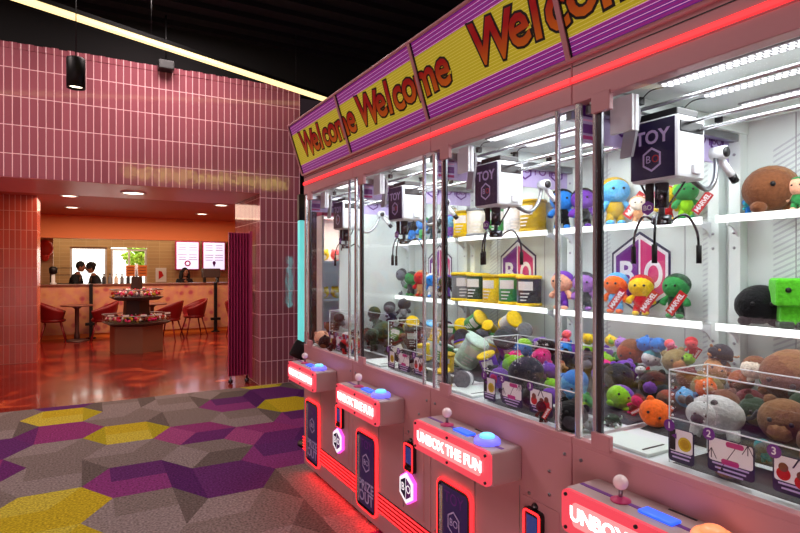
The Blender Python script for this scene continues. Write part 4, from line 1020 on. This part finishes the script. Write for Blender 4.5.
HEAP = [
 # nearest machine
 (655, 413, 15, 'ball', 'orange', 'orange', 'large smooth orange plush on the white floor left of the clear chute guard', 0),
 (716, 416, 27, 'animal', 'white', 'dgrey', 'large pale grey plush animal with dark paws behind the numbered stickers', 0),
 (785, 421, 24, 'ball', 'brown2', 'tan', 'round brown plush low at the right of the pale grey animal', 0),
 (706, 388, 10, 'ball', 'orange', 'tan', 'small bright orange plush just above the pale grey animal', .06),
 (790, 376, 27, 'head', 'brown', 'brown2', 'large brown plush dome at the right end of the nearest heap', .04),
 (722, 353, 11, 'animal', 'dgrey', 'tan', 'dark grey plush animal head poking up in front of the shelf bracket', .06),
 (754, 368, 12, 'head', 'cream', 'brown', 'cream and brown plush leaning beside the large brown dome', .03),
 (741, 381, 12, 'ball', 'rust', 'brown', 'rust brown plush below the cream and brown one', .02),
 (767, 380, 7, 'ball', 'green', 'white', 'small green and white plush tucked against the large brown dome', .03),
 (709, 368, 12, 'head', 'tan', 'brown2', 'tan plush under the dark grey animal head', .03),
 (727, 466, 13, 'ball', 'brown', 'brown2', 'brown plush lying in the chute behind the second sticker', 0),
 (764, 452, 12, 'doll', 'grey', 'teal', 'grey doll with teal hood in the chute between the second and third stickers', 0),
 (750, 402, 14, 'ball', 'maroon', 'red', 'dark maroon plush between the grey animal and the brown dome', 0),
 (676, 361, 13, 'ball', 'khaki', 'tan', 'khaki plush dome at the back of the heap above the clear guard', .02),
 (689, 359, 6, 'ball', 'lime', 'lime', 'small lime plush right of the khaki dome', .05),
 (692, 347, 10, 'doll', 'coral', 'red', 'coral plush doll with a long white lettered tag lying at the back', .05, dict(mtag=True)),
 (671, 347, 8, 'doll', 'pink', 'coral', 'small pink plush doll behind the khaki dome', .05),
 (658, 345, 8, 'ball', 'blue', 'lblue', 'bright blue plush ball at the back, left of the pink doll', .05),
 (645, 344, 8, 'ball', 'blue', 'blue', 'deep blue plush ball next to the bright blue one', .05),
 (651, 358, 9, 'head', 'white', 'teal', 'white and teal plush below the two blue balls', .02),
 (657, 381, 13, 'animal', 'dgreen', 'red', 'dark green plush with red paws left of the clear guard', 0),
 (690, 378, 11, 'ball', 'maroon', 'brown', 'maroon plush ball seen through the clear guard', .03),
 (686, 398, 10, 'ball', 'lblue', 'grey', 'pale blue plush peeking between the two orange ones', .02),
 (668, 399, 9, 'head', 'brown', 'rust', 'brown plush head behind the large orange one', 0),
 # second machine
 (630, 352, 13, 'head', 'rust', 'brown', 'rust and brown plush dome beside the far post of the nearest window', .02),
 (618, 377, 15, 'ball', 'navy', 'navy', 'big navy blue plush below the rust dome', .02),
 (606, 361, 8, 'ball', 'lime', 'lime', 'lime plush just right of the dark chrome post', .04),
 (620, 397, 13, 'head', 'lime', 'purple', 'lime plush with purple cap below the big navy one', 0),
 (636, 405, 11, 'doll', 'magenta', 'maroon', 'magenta plush doll with a white lettered tag near the orange plush', 0, dict(mtag=True)),
 (611, 341, 6, 'ball', 'yellow', 'lime', 'small yellow plush at the back near the dark chrome post', .05),
 (622, 344, 7, 'ball', 'lilac', 'purple', 'lilac plush ball behind the rust dome', .05),
 (642, 374, 9, 'doll', 'white', 'black', 'white doll with black hood right of the big navy plush', .03),
 (612, 420, 8, 'animal', 'dgreen', 'mint', 'dark green plush animal low on the deck beside the window block', 0),
 (525, 373, 17, 'head', 'navy', 'navy', 'large navy plush in the middle of the colourful heap', .03),
 (514, 366, 12, 'ball', 'lime', 'yellow', 'lime yellow plush lying on the large navy one', .05),
 (541, 358, 10, 'head', 'hotpink', 'magenta', 'hot pink plush near the top of the colourful heap', .06),
 (515, 358, 8, 'ball', 'hotpink', 'red', 'smaller hot pink plush above the lime yellow one', .06),
 (549, 371, 9, 'ball', 'purple', 'lilac', 'purple plush ball below the hot pink one', .05),
 (552, 386, 8, 'ball', 'lime', 'green', 'lime green plush ball beside the thin chrome post', .04),
 (549, 397, 9, 'head', 'purple', 'purple', 'dark purple plush under the lime green ball', .02),
 (574, 384, 14, 'head', 'lblue', 'blue', 'light blue plush behind the chrome corner post', .03),
 (571, 419, 17, 'ball', 'black', 'dgrey', 'big black plush ball behind the chrome corner post on the deck', 0),
 (584, 402, 9, 'ball', 'green', 'lime', 'green plush right of the chrome corner post', .02),
 (586, 363, 11, 'ball', 'dgrey', 'grey', 'dark grey plush ball above the light blue one', .04),
 (588, 339, 6, 'ball', 'yellow', 'gold', 'yellow plush at the back between two chrome posts', .06),
 (587, 350, 7, 'ball', 'lime', 'yellow', 'bright lime plush under the yellow one between the posts', .05),
 (566, 338, 8, 'doll', 'coral', 'pink', 'coral plush doll at the back left of the chrome post', .06),
 (564, 350, 8, 'ball', 'blue', 'blue', 'blue plush ball left of the chrome corner post', .05),
 (543, 419, 11, 'doll', 'maroon', 'black', 'black and maroon doll with a white lettered tag low in the second window', 0, dict(mtag=True)),
 (546, 348, 12, 'animal', 'black', 'white', 'black and white plush animal on top of the colourful heap', .06),
 (526, 349, 10, 'head', 'blue', 'lime', 'blue plush with lime cap near the top of the heap', .05),
 (500, 378, 11, 'ball', 'purple', 'magenta', 'violet plush left of the large navy one', .02),
 (562, 368, 8, 'doll', 'tan', 'rust', 'tan doll between the purple ball and the corner post', .04),
 (534, 398, 12, 'ball', 'black', 'navy', 'black plush lying under the large navy one', 0),
 (512, 395, 12, 'ball', 'navy', 'dgrey', 'dark navy plush behind the first two stickers of the second window', 0),
 (590, 425, 9, 'animal', 'grey', 'olive', 'grey plush animal low between the two chrome posts', 0),
 # third machine (cans)
 (475, 322, 10, 'can', 'green', 'yellow', 'green can lying at the top of the can heap', .05, dict(tilt=(.5, .9))),
 (462, 328, 9, 'can', 'purple', 'yellow', 'dark purple can with yellow rim facing out, left of the green can', .05, dict(tilt=(1.1, .3))),
 (459, 341, 11, 'can', 'maroon', 'dgrey', 'dark maroon can below the yellow rimmed one', .03, dict(tilt=(.9, .8))),
 (471, 352, 15, 'can', 'mint', 'mint', 'large pale mint can leaning in the middle of the heap', .02, dict(tilt=(.3, .5))),
 (490, 328, 7, 'can', 'gold', 'yellow', 'small gold can with yellow lid at the back', .06, dict(tilt=(1.0, 0))),
 (510, 322, 10, 'can', 'white', 'yellow', 'white can with yellow rim lying at the top right', .06, dict(tilt=(.8, .9))),
 (523, 332, 9, 'can', 'white', 'grey', 'white can with grey rim tipped toward the glass', .05, dict(tilt=(1.2, .4))),
 (509, 345, 15, 'can', 'purple', 'dgrey', 'big dusky purple can at the right end of the can heap', .03, dict(tilt=(.8, -.4))),
 (481, 338, 7, 'can', 'black', 'dgrey', 'small black can between the green and mint ones', .05),
 (447, 362, 9, 'can', 'yellow', 'gold', 'tall yellow can left of the mint can, by the chrome post', .02, dict(tilt=(.1, .1))),
 (450, 333, 8, 'can', 'green', 'mint', 'green can with mint rim by the chrome post', .04),
 (436, 337, 8, 'can', 'yellow', 'cream', 'yellow can between the chrome posts', .04),
 (430, 330, 8, 'can', 'white', 'lblue', 'white can with blue rim left of the chrome post', .05),
 (411, 325, 8, 'can', 'green', 'yellow', 'green can with yellow rim at the back of the third window', .05, dict(tilt=(.6, .9))),
 (414, 338, 10, 'can', 'maroon', 'black', 'dark maroon can behind the third window', .03),
 (395, 336, 8, 'can', 'green', 'dgreen', 'leaf green can left of the dark maroon one', .03),
 (424, 352, 8, 'can', 'yellow', 'yellow', 'yellow can near the magenta lit edge', .02),
 (446, 379, 9, 'can', 'grey', 'yellow', 'grey can with yellow rim low by the chrome post', 0),
 (463, 379, 10, 'can', 'white', 'grey', 'round white can end low behind the glass', 0, dict(tilt=(1.4, .2))),
 (400, 352, 10, 'can', 'dgrey', 'maroon', 'dark grey can behind the stickers of the third window', .0),
 (418, 366, 9, 'can', 'black', 'dgrey', 'black can low behind the third window', 0),
 # farthest machine
 (375, 318, 11, 'doll', 'dgrey', 'dgreen', 'dark grey doll at the top left of the third window', .05),
 (391, 312, 10, 'doll', 'grey', 'dgrey', 'mid grey doll at the back of the farthest heap', .06),
 (404, 309, 11, 'doll', 'dgrey', 'grey', 'charcoal doll with a grey hood at the back', .06),
 (384, 330, 10, 'ball', 'dgreen', 'olive', 'dark green plush ball in the farthest heap', .04),
 (373, 340, 11, 'doll', 'black', 'dgreen', 'black doll with green hood near the chrome post', .02),
 (389, 346, 8, 'doll', 'olive', 'black', 'olive doll low in the farthest heap', .02),
 (345, 339, 7, 'doll', 'red', 'white', 'red doll with white hood beside the chrome post', .03),
 (338, 322, 8, 'doll', 'dgrey', 'black', 'dark grey doll at the top of the farthest window', .06),
 (347, 322, 7, 'ball', 'white', 'grey', 'small white plush at the top of the farthest window', .06),
 (330, 330, 8, 'doll', 'brown', 'black', 'brown doll with black hood in the farthest window', .04),
 (322, 338, 8, 'ball', 'peach', 'tan', 'peach plush ball at the left of the farthest window', .03),
 (334, 345, 8, 'doll', 'maroon', 'black', 'maroon doll in the middle of the farthest window', .02),
 (344, 356, 8, 'doll', 'black', 'red', 'black doll with red hood low in the farthest window', 0),
 (325, 350, 7, 'ball', 'black', 'brown', 'black plush ball low in the farthest window', 0),
 (357, 346, 8, 'doll', 'red', 'brown', 'red and brown doll between the chrome posts of the farthest window', .02),
]
for it in HEAP:
    kw = it[8] if len(it) > 8 else {}
    drop(*it[:7], lay=it[7], **kw)
# the rest of each heap, half buried between the toys above
FILL = {4: (['khaki', 'brown', 'grey', 'dgreen', 'rust'], 'ball', NM), 3: (['navy', 'purple', 'blue', 'black', 'hotpink', 'green', 'dgrey'], 'ball', SM), 2: (['green', 'yellow', 'dgrey', 'mint', 'purple'], 'can', TM), 1: (['dgrey', 'black', 'olive', 'brown', 'maroon'], 'doll', FM_)}
for k, (pal, kind, nm) in FILL.items():
    for a in range(7):
        for b in range(5):
            x = XM + .33 + .105 * b + pr.uniform(-.03, .03); y = Y0[k] + .09 + .115 * a + pr.uniform(-.03, .03); r = pr.uniform(.048, .06)
            if y > Y0[k] + W - .07 or (x - XM < .335 and y - Y0[k] < .63): continue
            p = Vector((x, y, ground(x) + r * .85 + (.0 if b < 2 else .01)))
            if any((p - q).length < .72 * (r + rq) for q, rq in PLACED): continue
            c = pr.choice(pal); PLACED.append((p, r))
            plush(p, r, kind, c, pr.choice(pal), f'small {dict(dgrey="dark grey", hotpink="hot pink", dgreen="dark green").get(c, c)} {dict(ball="plush", can="can", doll="doll")[kind]} half buried in the heap of the {nm}', group=f'half buried prizes in the {nm}')
# prizes on the glass shelves
SHELF = [
 (770, 187, 25, 'head', 'brown', 'brown2', 'big brown plush head with a lighter cap on the upper shelf', dict(yaw=-.6)),
 (748, 203, 8, 'doll', 'teal', 'blue', 'small teal and blue doll left of the big brown head', dict(X=2.19)),
 (798, 181, 17, 'doll', 'peach', 'green', 'peach and green doll at the right end of the upper shelf', {}),
 (758, 297, 21, 'head', 'black', 'black', 'rounded black plush on the lower shelf left of the green one', dict(yaw=-.9)),
 (793, 291, 25, 'cube', 'limebox', 'dgreen', 'boxy lime green plush on the lower shelf beside the black one', dict(yaw=-.9)),
 (686, 194, 20, 'doll', 'green', 'lime', 'green and lime doll with white lettered tag on the upper shelf behind the nearest claw', dict(mtag=True)),
 (666, 192, 18, 'doll', 'yellow', 'red', 'yellow and red doll partly behind the nearest claw', {}),
 (615, 196, 24, 'doll', 'lblue', 'gold', 'light blue and gold doll on the upper shelf next to the dark post', dict(mtag=True)),
 (638, 207, 14, 'doll', 'cream', 'tan', 'cream and tan doll left of the nearest claw on the upper shelf', {}),
 (583, 205, 20, 'doll', 'purple', 'black', 'purple and black doll on the upper shelf between two chrome posts', {}),
 (562, 207, 20, 'doll', 'blue', 'black', 'blue doll with black body at the far end of the upper shelf', dict(X=2.17)),
 (616, 296, 20, 'doll', 'orange', 'lblue', 'orange and light blue doll on the lower shelf before the crest', dict(mtag=True)),
 (641, 293, 20, 'doll', 'yellow', 'red', 'yellow and red doll in the middle of the lower shelf before the crest', dict(mtag=True)),
 (676, 290, 22, 'doll', 'green', 'dgreen', 'green doll with dark hood on the lower shelf', dict(mtag=True)),
 (584, 290, 19, 'doll', 'lilac', 'dgrey', 'lilac doll with grey body on the lower shelf between two posts', {}),
 (562, 290, 19, 'doll', 'peach', 'purple', 'peach doll with purple hood on the lower shelf beside the thin post', dict(X=2.17)),
 (529, 285, 15, 'can', 'dgrey', 'yellow', 'dark grey can, rightmost on the lower can shelf', {}),
 (511, 285, 15, 'can', 'green', 'yellow', 'green can before the right half of the third crest', {}),
 (494, 285, 14, 'can', 'yellow', 'gold', 'yellow can in the middle of the lower can shelf', {}),
 (478, 285, 14, 'can', 'dgreen', 'yellow', 'dark green can second from the left on the lower can shelf', {}),
 (463, 285, 14, 'can', 'grey', 'yellow', 'grey can leftmost on the lower can shelf', dict(X=2.19)),
 (533, 216, 16, 'can', 'gold', 'gold', 'gold can at the right of the upper can shelf', {}),
 (515, 219, 14, 'can', 'white', 'cream', 'white can beside the gold one on the upper can shelf', {}),
 (497, 219, 14, 'can', 'green', 'mint', 'green can behind the claw on the upper can shelf', {}),
 (478, 219, 14, 'can', 'cream', 'grey', 'cream can behind the second claw', {}),
 (464, 222, 13, 'can', 'yellow', 'gold', 'yellow can at the left of the upper can shelf', dict(X=2.19)),
 (398, 287, 14, 'doll', 'grey', 'dgrey', 'grey doll leftmost on the farthest lower shelf', dict(X=2.19)),
 (411, 288, 12, 'doll', 'green', 'dgrey', 'green doll beside the grey one on the farthest lower shelf', {}),
 (421, 286, 13, 'doll', 'red', 'tan', 'red doll on the farthest lower shelf', {}),
 (432, 287, 12, 'doll', 'blue', 'white', 'blue and white doll on the farthest lower shelf before the crest', {}),
 (446, 288, 12, 'doll', 'black', 'purple', 'black and purple doll on the farthest lower shelf', {}),
 (412, 232, 12, 'doll', 'navy', 'blue', 'navy doll on the farthest upper shelf', {}),
 (423, 232, 12, 'doll', 'blue', 'green', 'blue doll with green body on the farthest upper shelf', {}),
 (434, 232, 12, 'doll', 'dgrey', 'navy', 'dark grey doll on the farthest upper shelf', {}),
 (450, 231, 12, 'doll', 'lblue', 'purple', 'light blue doll at the right of the farthest upper shelf', {}),
]
for px, py, r, kd, c1, c2, lab, kw in SHELF: shelf(px, py, r, kd, c1, c2, lab, **kw)

# beyond the row: a prize cabinet and a dark game cabinet with a teal light edge
t = tag(empty('prize_cabinet', (2.33, 4.95, 0)), 'lit cabinet of yellow prizes seen through the end of the row', 'cabinet')
mb = MB(); mb.box((-.38, 0, .0), (.38, .5, .85), 'maroon_panel', .01); mb.box((-.38, .47, .85), (.38, .5, 2.05), 'peach_back' if 'peach_back' in MATS else 'cream_print'); mb.box((-.38, 0, 2.0), (.38, .47, 2.08), 'maroon_panel', .01)
mb.box((-.38, 0, .85), (-.36, .47, 2.0), 'cream_print'); mb.box((.36, 0, .85), (.38, .47, 2.0), 'cream_print'); mb.build('body', t)
for z in (1.18, 1.55):
    mb = MB(); mb.box((-.36, .05, z), (.36, .47, z + .02), 'white_plastic'); mb.build('shelf', t)
mb = MB(); mb.box((-.36, .1, 1.985), (.36, .2, 1.9995), 'led_shelf'); mb.build('lamp', t)
n = 0
for z in (.851, 1.201, 1.571):
    for k in range(5):
        c = pr.choice(['yellow', 'gold', 'peach', 'coral', 'yellow', 'cream']); r = .062
        plush(Vector((2.33 - .29 + .145 * k, 5.15, z + r * .93)), r, 'ball', c, 'cream', f'small {c} plush in the lit cabinet beyond the row', yaw=-.3, tilt=(0, 0), group='plush toys in the lit cabinet beyond the row')
t = tag(empty('light_totem', (1.66, 4.46, 0)), 'slim dark totem with a glowing teal edge at the end of the row', 'light')
mb = MB(); mb.box((0, 0, .03), (.05, .05, 2.1), 'black_metal', .004); mb.box((-.105, 0, 1.90), (.05, .06, 2.12), 'black_plastic', .006); mb.box((-.105, .0, .84), (.05, .06, .88), 'black_plastic', .006); mb.build('stand', t)
mb = MB(); mb.lathe((.025, .025, 0), [(.13, 0), (.13, .02), (.04, .03)], 'black_metal', 20); mb.build('base', t)
mb = MB(); mb.box((-.10, .0, .88), (-.06, .06, 1.90), 'led_teal', .004); mb.build('light_edge', t)
c = P(298, 350, Y=3.98)
t = tag(empty('card_terminal', (c.x, 3.98, c.z)), 'small black tilted screen on the side of the farthest machine behind its control box', 'terminal')
mb = MB(); mb.box((-.05, -.02, -.06), (.05, .01, .07), 'black_plastic', .02, 2, Matrix.Rotation(.5, 3, 'Y')); mb.build('screen', t)
mb = MB(); mb.tube([(.01, 0, -.03), (.06, -.03, -.06), (1.45 - c.x, 3.889 - 3.98, -.06)], .012, 'black_metal', 10); mb.build('arm', t)
# unseen glowing things, added to give the glossy tiles their coloured reflections
t = tag(empty('reflection_squiggle', (.9, -2.0, 4.0)), 'unseen yellow glowing squiggle, added for gold reflections in the rose tiles', 'reflection source')
mb = MB(); pts = [(.11 * k, 0, .10 * (1 if k % 2 else -1) * (1 + .7 * math.sin(k * 1.7))) for k in range(40)]; mb.tube(spline(pts, 4), .024, 'reflect_yellow', 6); mb.build('tube', t)
mb = MB(); mb.box((-.05, -.06, .2), (4.4, -.03, .23), 'black_metal'); mb.build('bar', t)
for x in (0, 4.3):
    mb = MB(); mb.tube([(x, -.045, .23), (x, -.045, .44)], .006, 'black_metal', 6); mb.build('hanger', t)
for x, z0, z1, m, nm in ((2.72, .9, 1.9, 'reflect_teal', 'teal'), (2.95, 1.0, 2.1, 'reflect_purple', 'purple'), (3.18, .8, 1.7, 'reflect_teal', 'teal'), (3.42, 1.2, 2.2, 'reflect_purple', 'purple')):  # unseen columns added for teal and purple reflections on the tiled column
    t = tag(empty('reflection_cabinet', (x, 4.45, 0)), f'game cabinet with {nm} light column behind the claw machines', 'game cabinet', 'cabinets added behind the row for reflections')
    mb = MB(); mb.box((-.1, -.3, 0), (.1, .0, 2.2), 'black_plastic', .01); mb.build('body', t)
    mb = MB(); mb.box((-.035, .0, z0), (.035, .012, z1), m, .003); mb.build('light_column', t)

# ------------------------------------------------------------------ light
def area(name, loc, rot, size, energy, col=(1, 1, 1), sy=None, spread=None):
    l = bpy.data.lights.new(name, 'AREA'); l.energy = energy; l.color = col; l.size = size
    if sy: l.shape = 'RECTANGLE'; l.size_y = sy
    if spread: l.spread = spread
    o = bpy.data.objects.new(name, l); COL.objects.link(o); o.location = loc; o.rotation_euler = rot; return o
for k in Y0: area('machine_lamp', (XM + .42, Y0[k] + .36, 2.066), (0, 0, 0), .5, 8.6, (.94, .98, 1), .56)
area('shop_lamp', (1.0, 10.9, 2.62), (0, 0, 0), 3.4, 105, (1, .66, .5), 3.6)
area('counter_lamp', (1.0, 12.6, 2.62), (0, 0, 0), 4.5, 62, (1, .68, .45), .5)
area('kitchen_lamp', (1.0, 16.2, 2.62), (0, 0, 0), 4.5, 40, (1, .8, .55), .6)
area('outdoor_sun', (.5, 18.6, 6), (math.radians(12), 0, 0), 3, 700, (1, .97, .85))
area('soffit_lamp', (.52, 7.73, 2.43), (0, 0, 0), .24, 14, (1, .8, .6))
for x, y, e in ((-1.6, 5.2, 62), (-2.2, 1.8, 26), (-4.0, 4.4, 60), (.8, 6.05, 55)): area('hall_fill', (x, y, 4.40), (0, 0, 0), .9, e, (1, .84, .82))  # soft fills added overhead to brighten column, tiles and carpet
area('opposite_fill', (-4.2, 2.4, .5), (0, math.radians(-90), 0), .8, 14, (1, .66, .72), 7)  # fill added in place of the glow of an unseen opposite row
area('front_fill', (-1.6, -1.0, .55), (math.radians(90), 0, math.radians(-48)), 1.4, 42, (1, .66, .70), 1.2)  # unseen fill added behind the camera to brighten the machine fronts
for k in Y0: area('red_floor_fill', (XM + .05, Y0[k] + .43, .066), (0, math.radians(66), 0), .05, 2.8, (1, .02, .025), .8)  # hidden red fills added under the cabinets to redden the carpet
area('cabinet_fill', (2.33, 5.1, 1.98), (0, 0, 0), .5, 5, (1, .95, .85), .2)  # fill added inside the prize cabinet to brighten it
w = bpy.data.worlds.new('world'); S.world = w; w.use_nodes = True
w.node_tree.nodes['Background'].inputs[0].default_value = (.55, .35, .42, 1); w.node_tree.nodes['Background'].inputs[1].default_value = .04

# ------------------------------------------------------------------ camera
cam = bpy.data.cameras.new('camera'); co = bpy.data.objects.new('camera', cam); COL.objects.link(co)
cam.sensor_width = 36; cam.lens = F / 800 * 36; cam.shift_y = 1.5 / 800; cam.clip_start = .02
co.location = (0, 0, EYE); co.rotation_euler = (PI / 2, 0, -YAW); S.camera = co
S.view_settings.view_transform = 'Standard'; S.view_settings.look = 'None'; S.view_settings.exposure = 0; S.view_settings.gamma = 1
S.view_settings.use_curve_mapping = False
S.cycles.transparent_max_bounces = 24; S.cycles.max_bounces = 8; S.cycles.sample_clamp_indirect = 6
S.cycles.use_light_tree = True
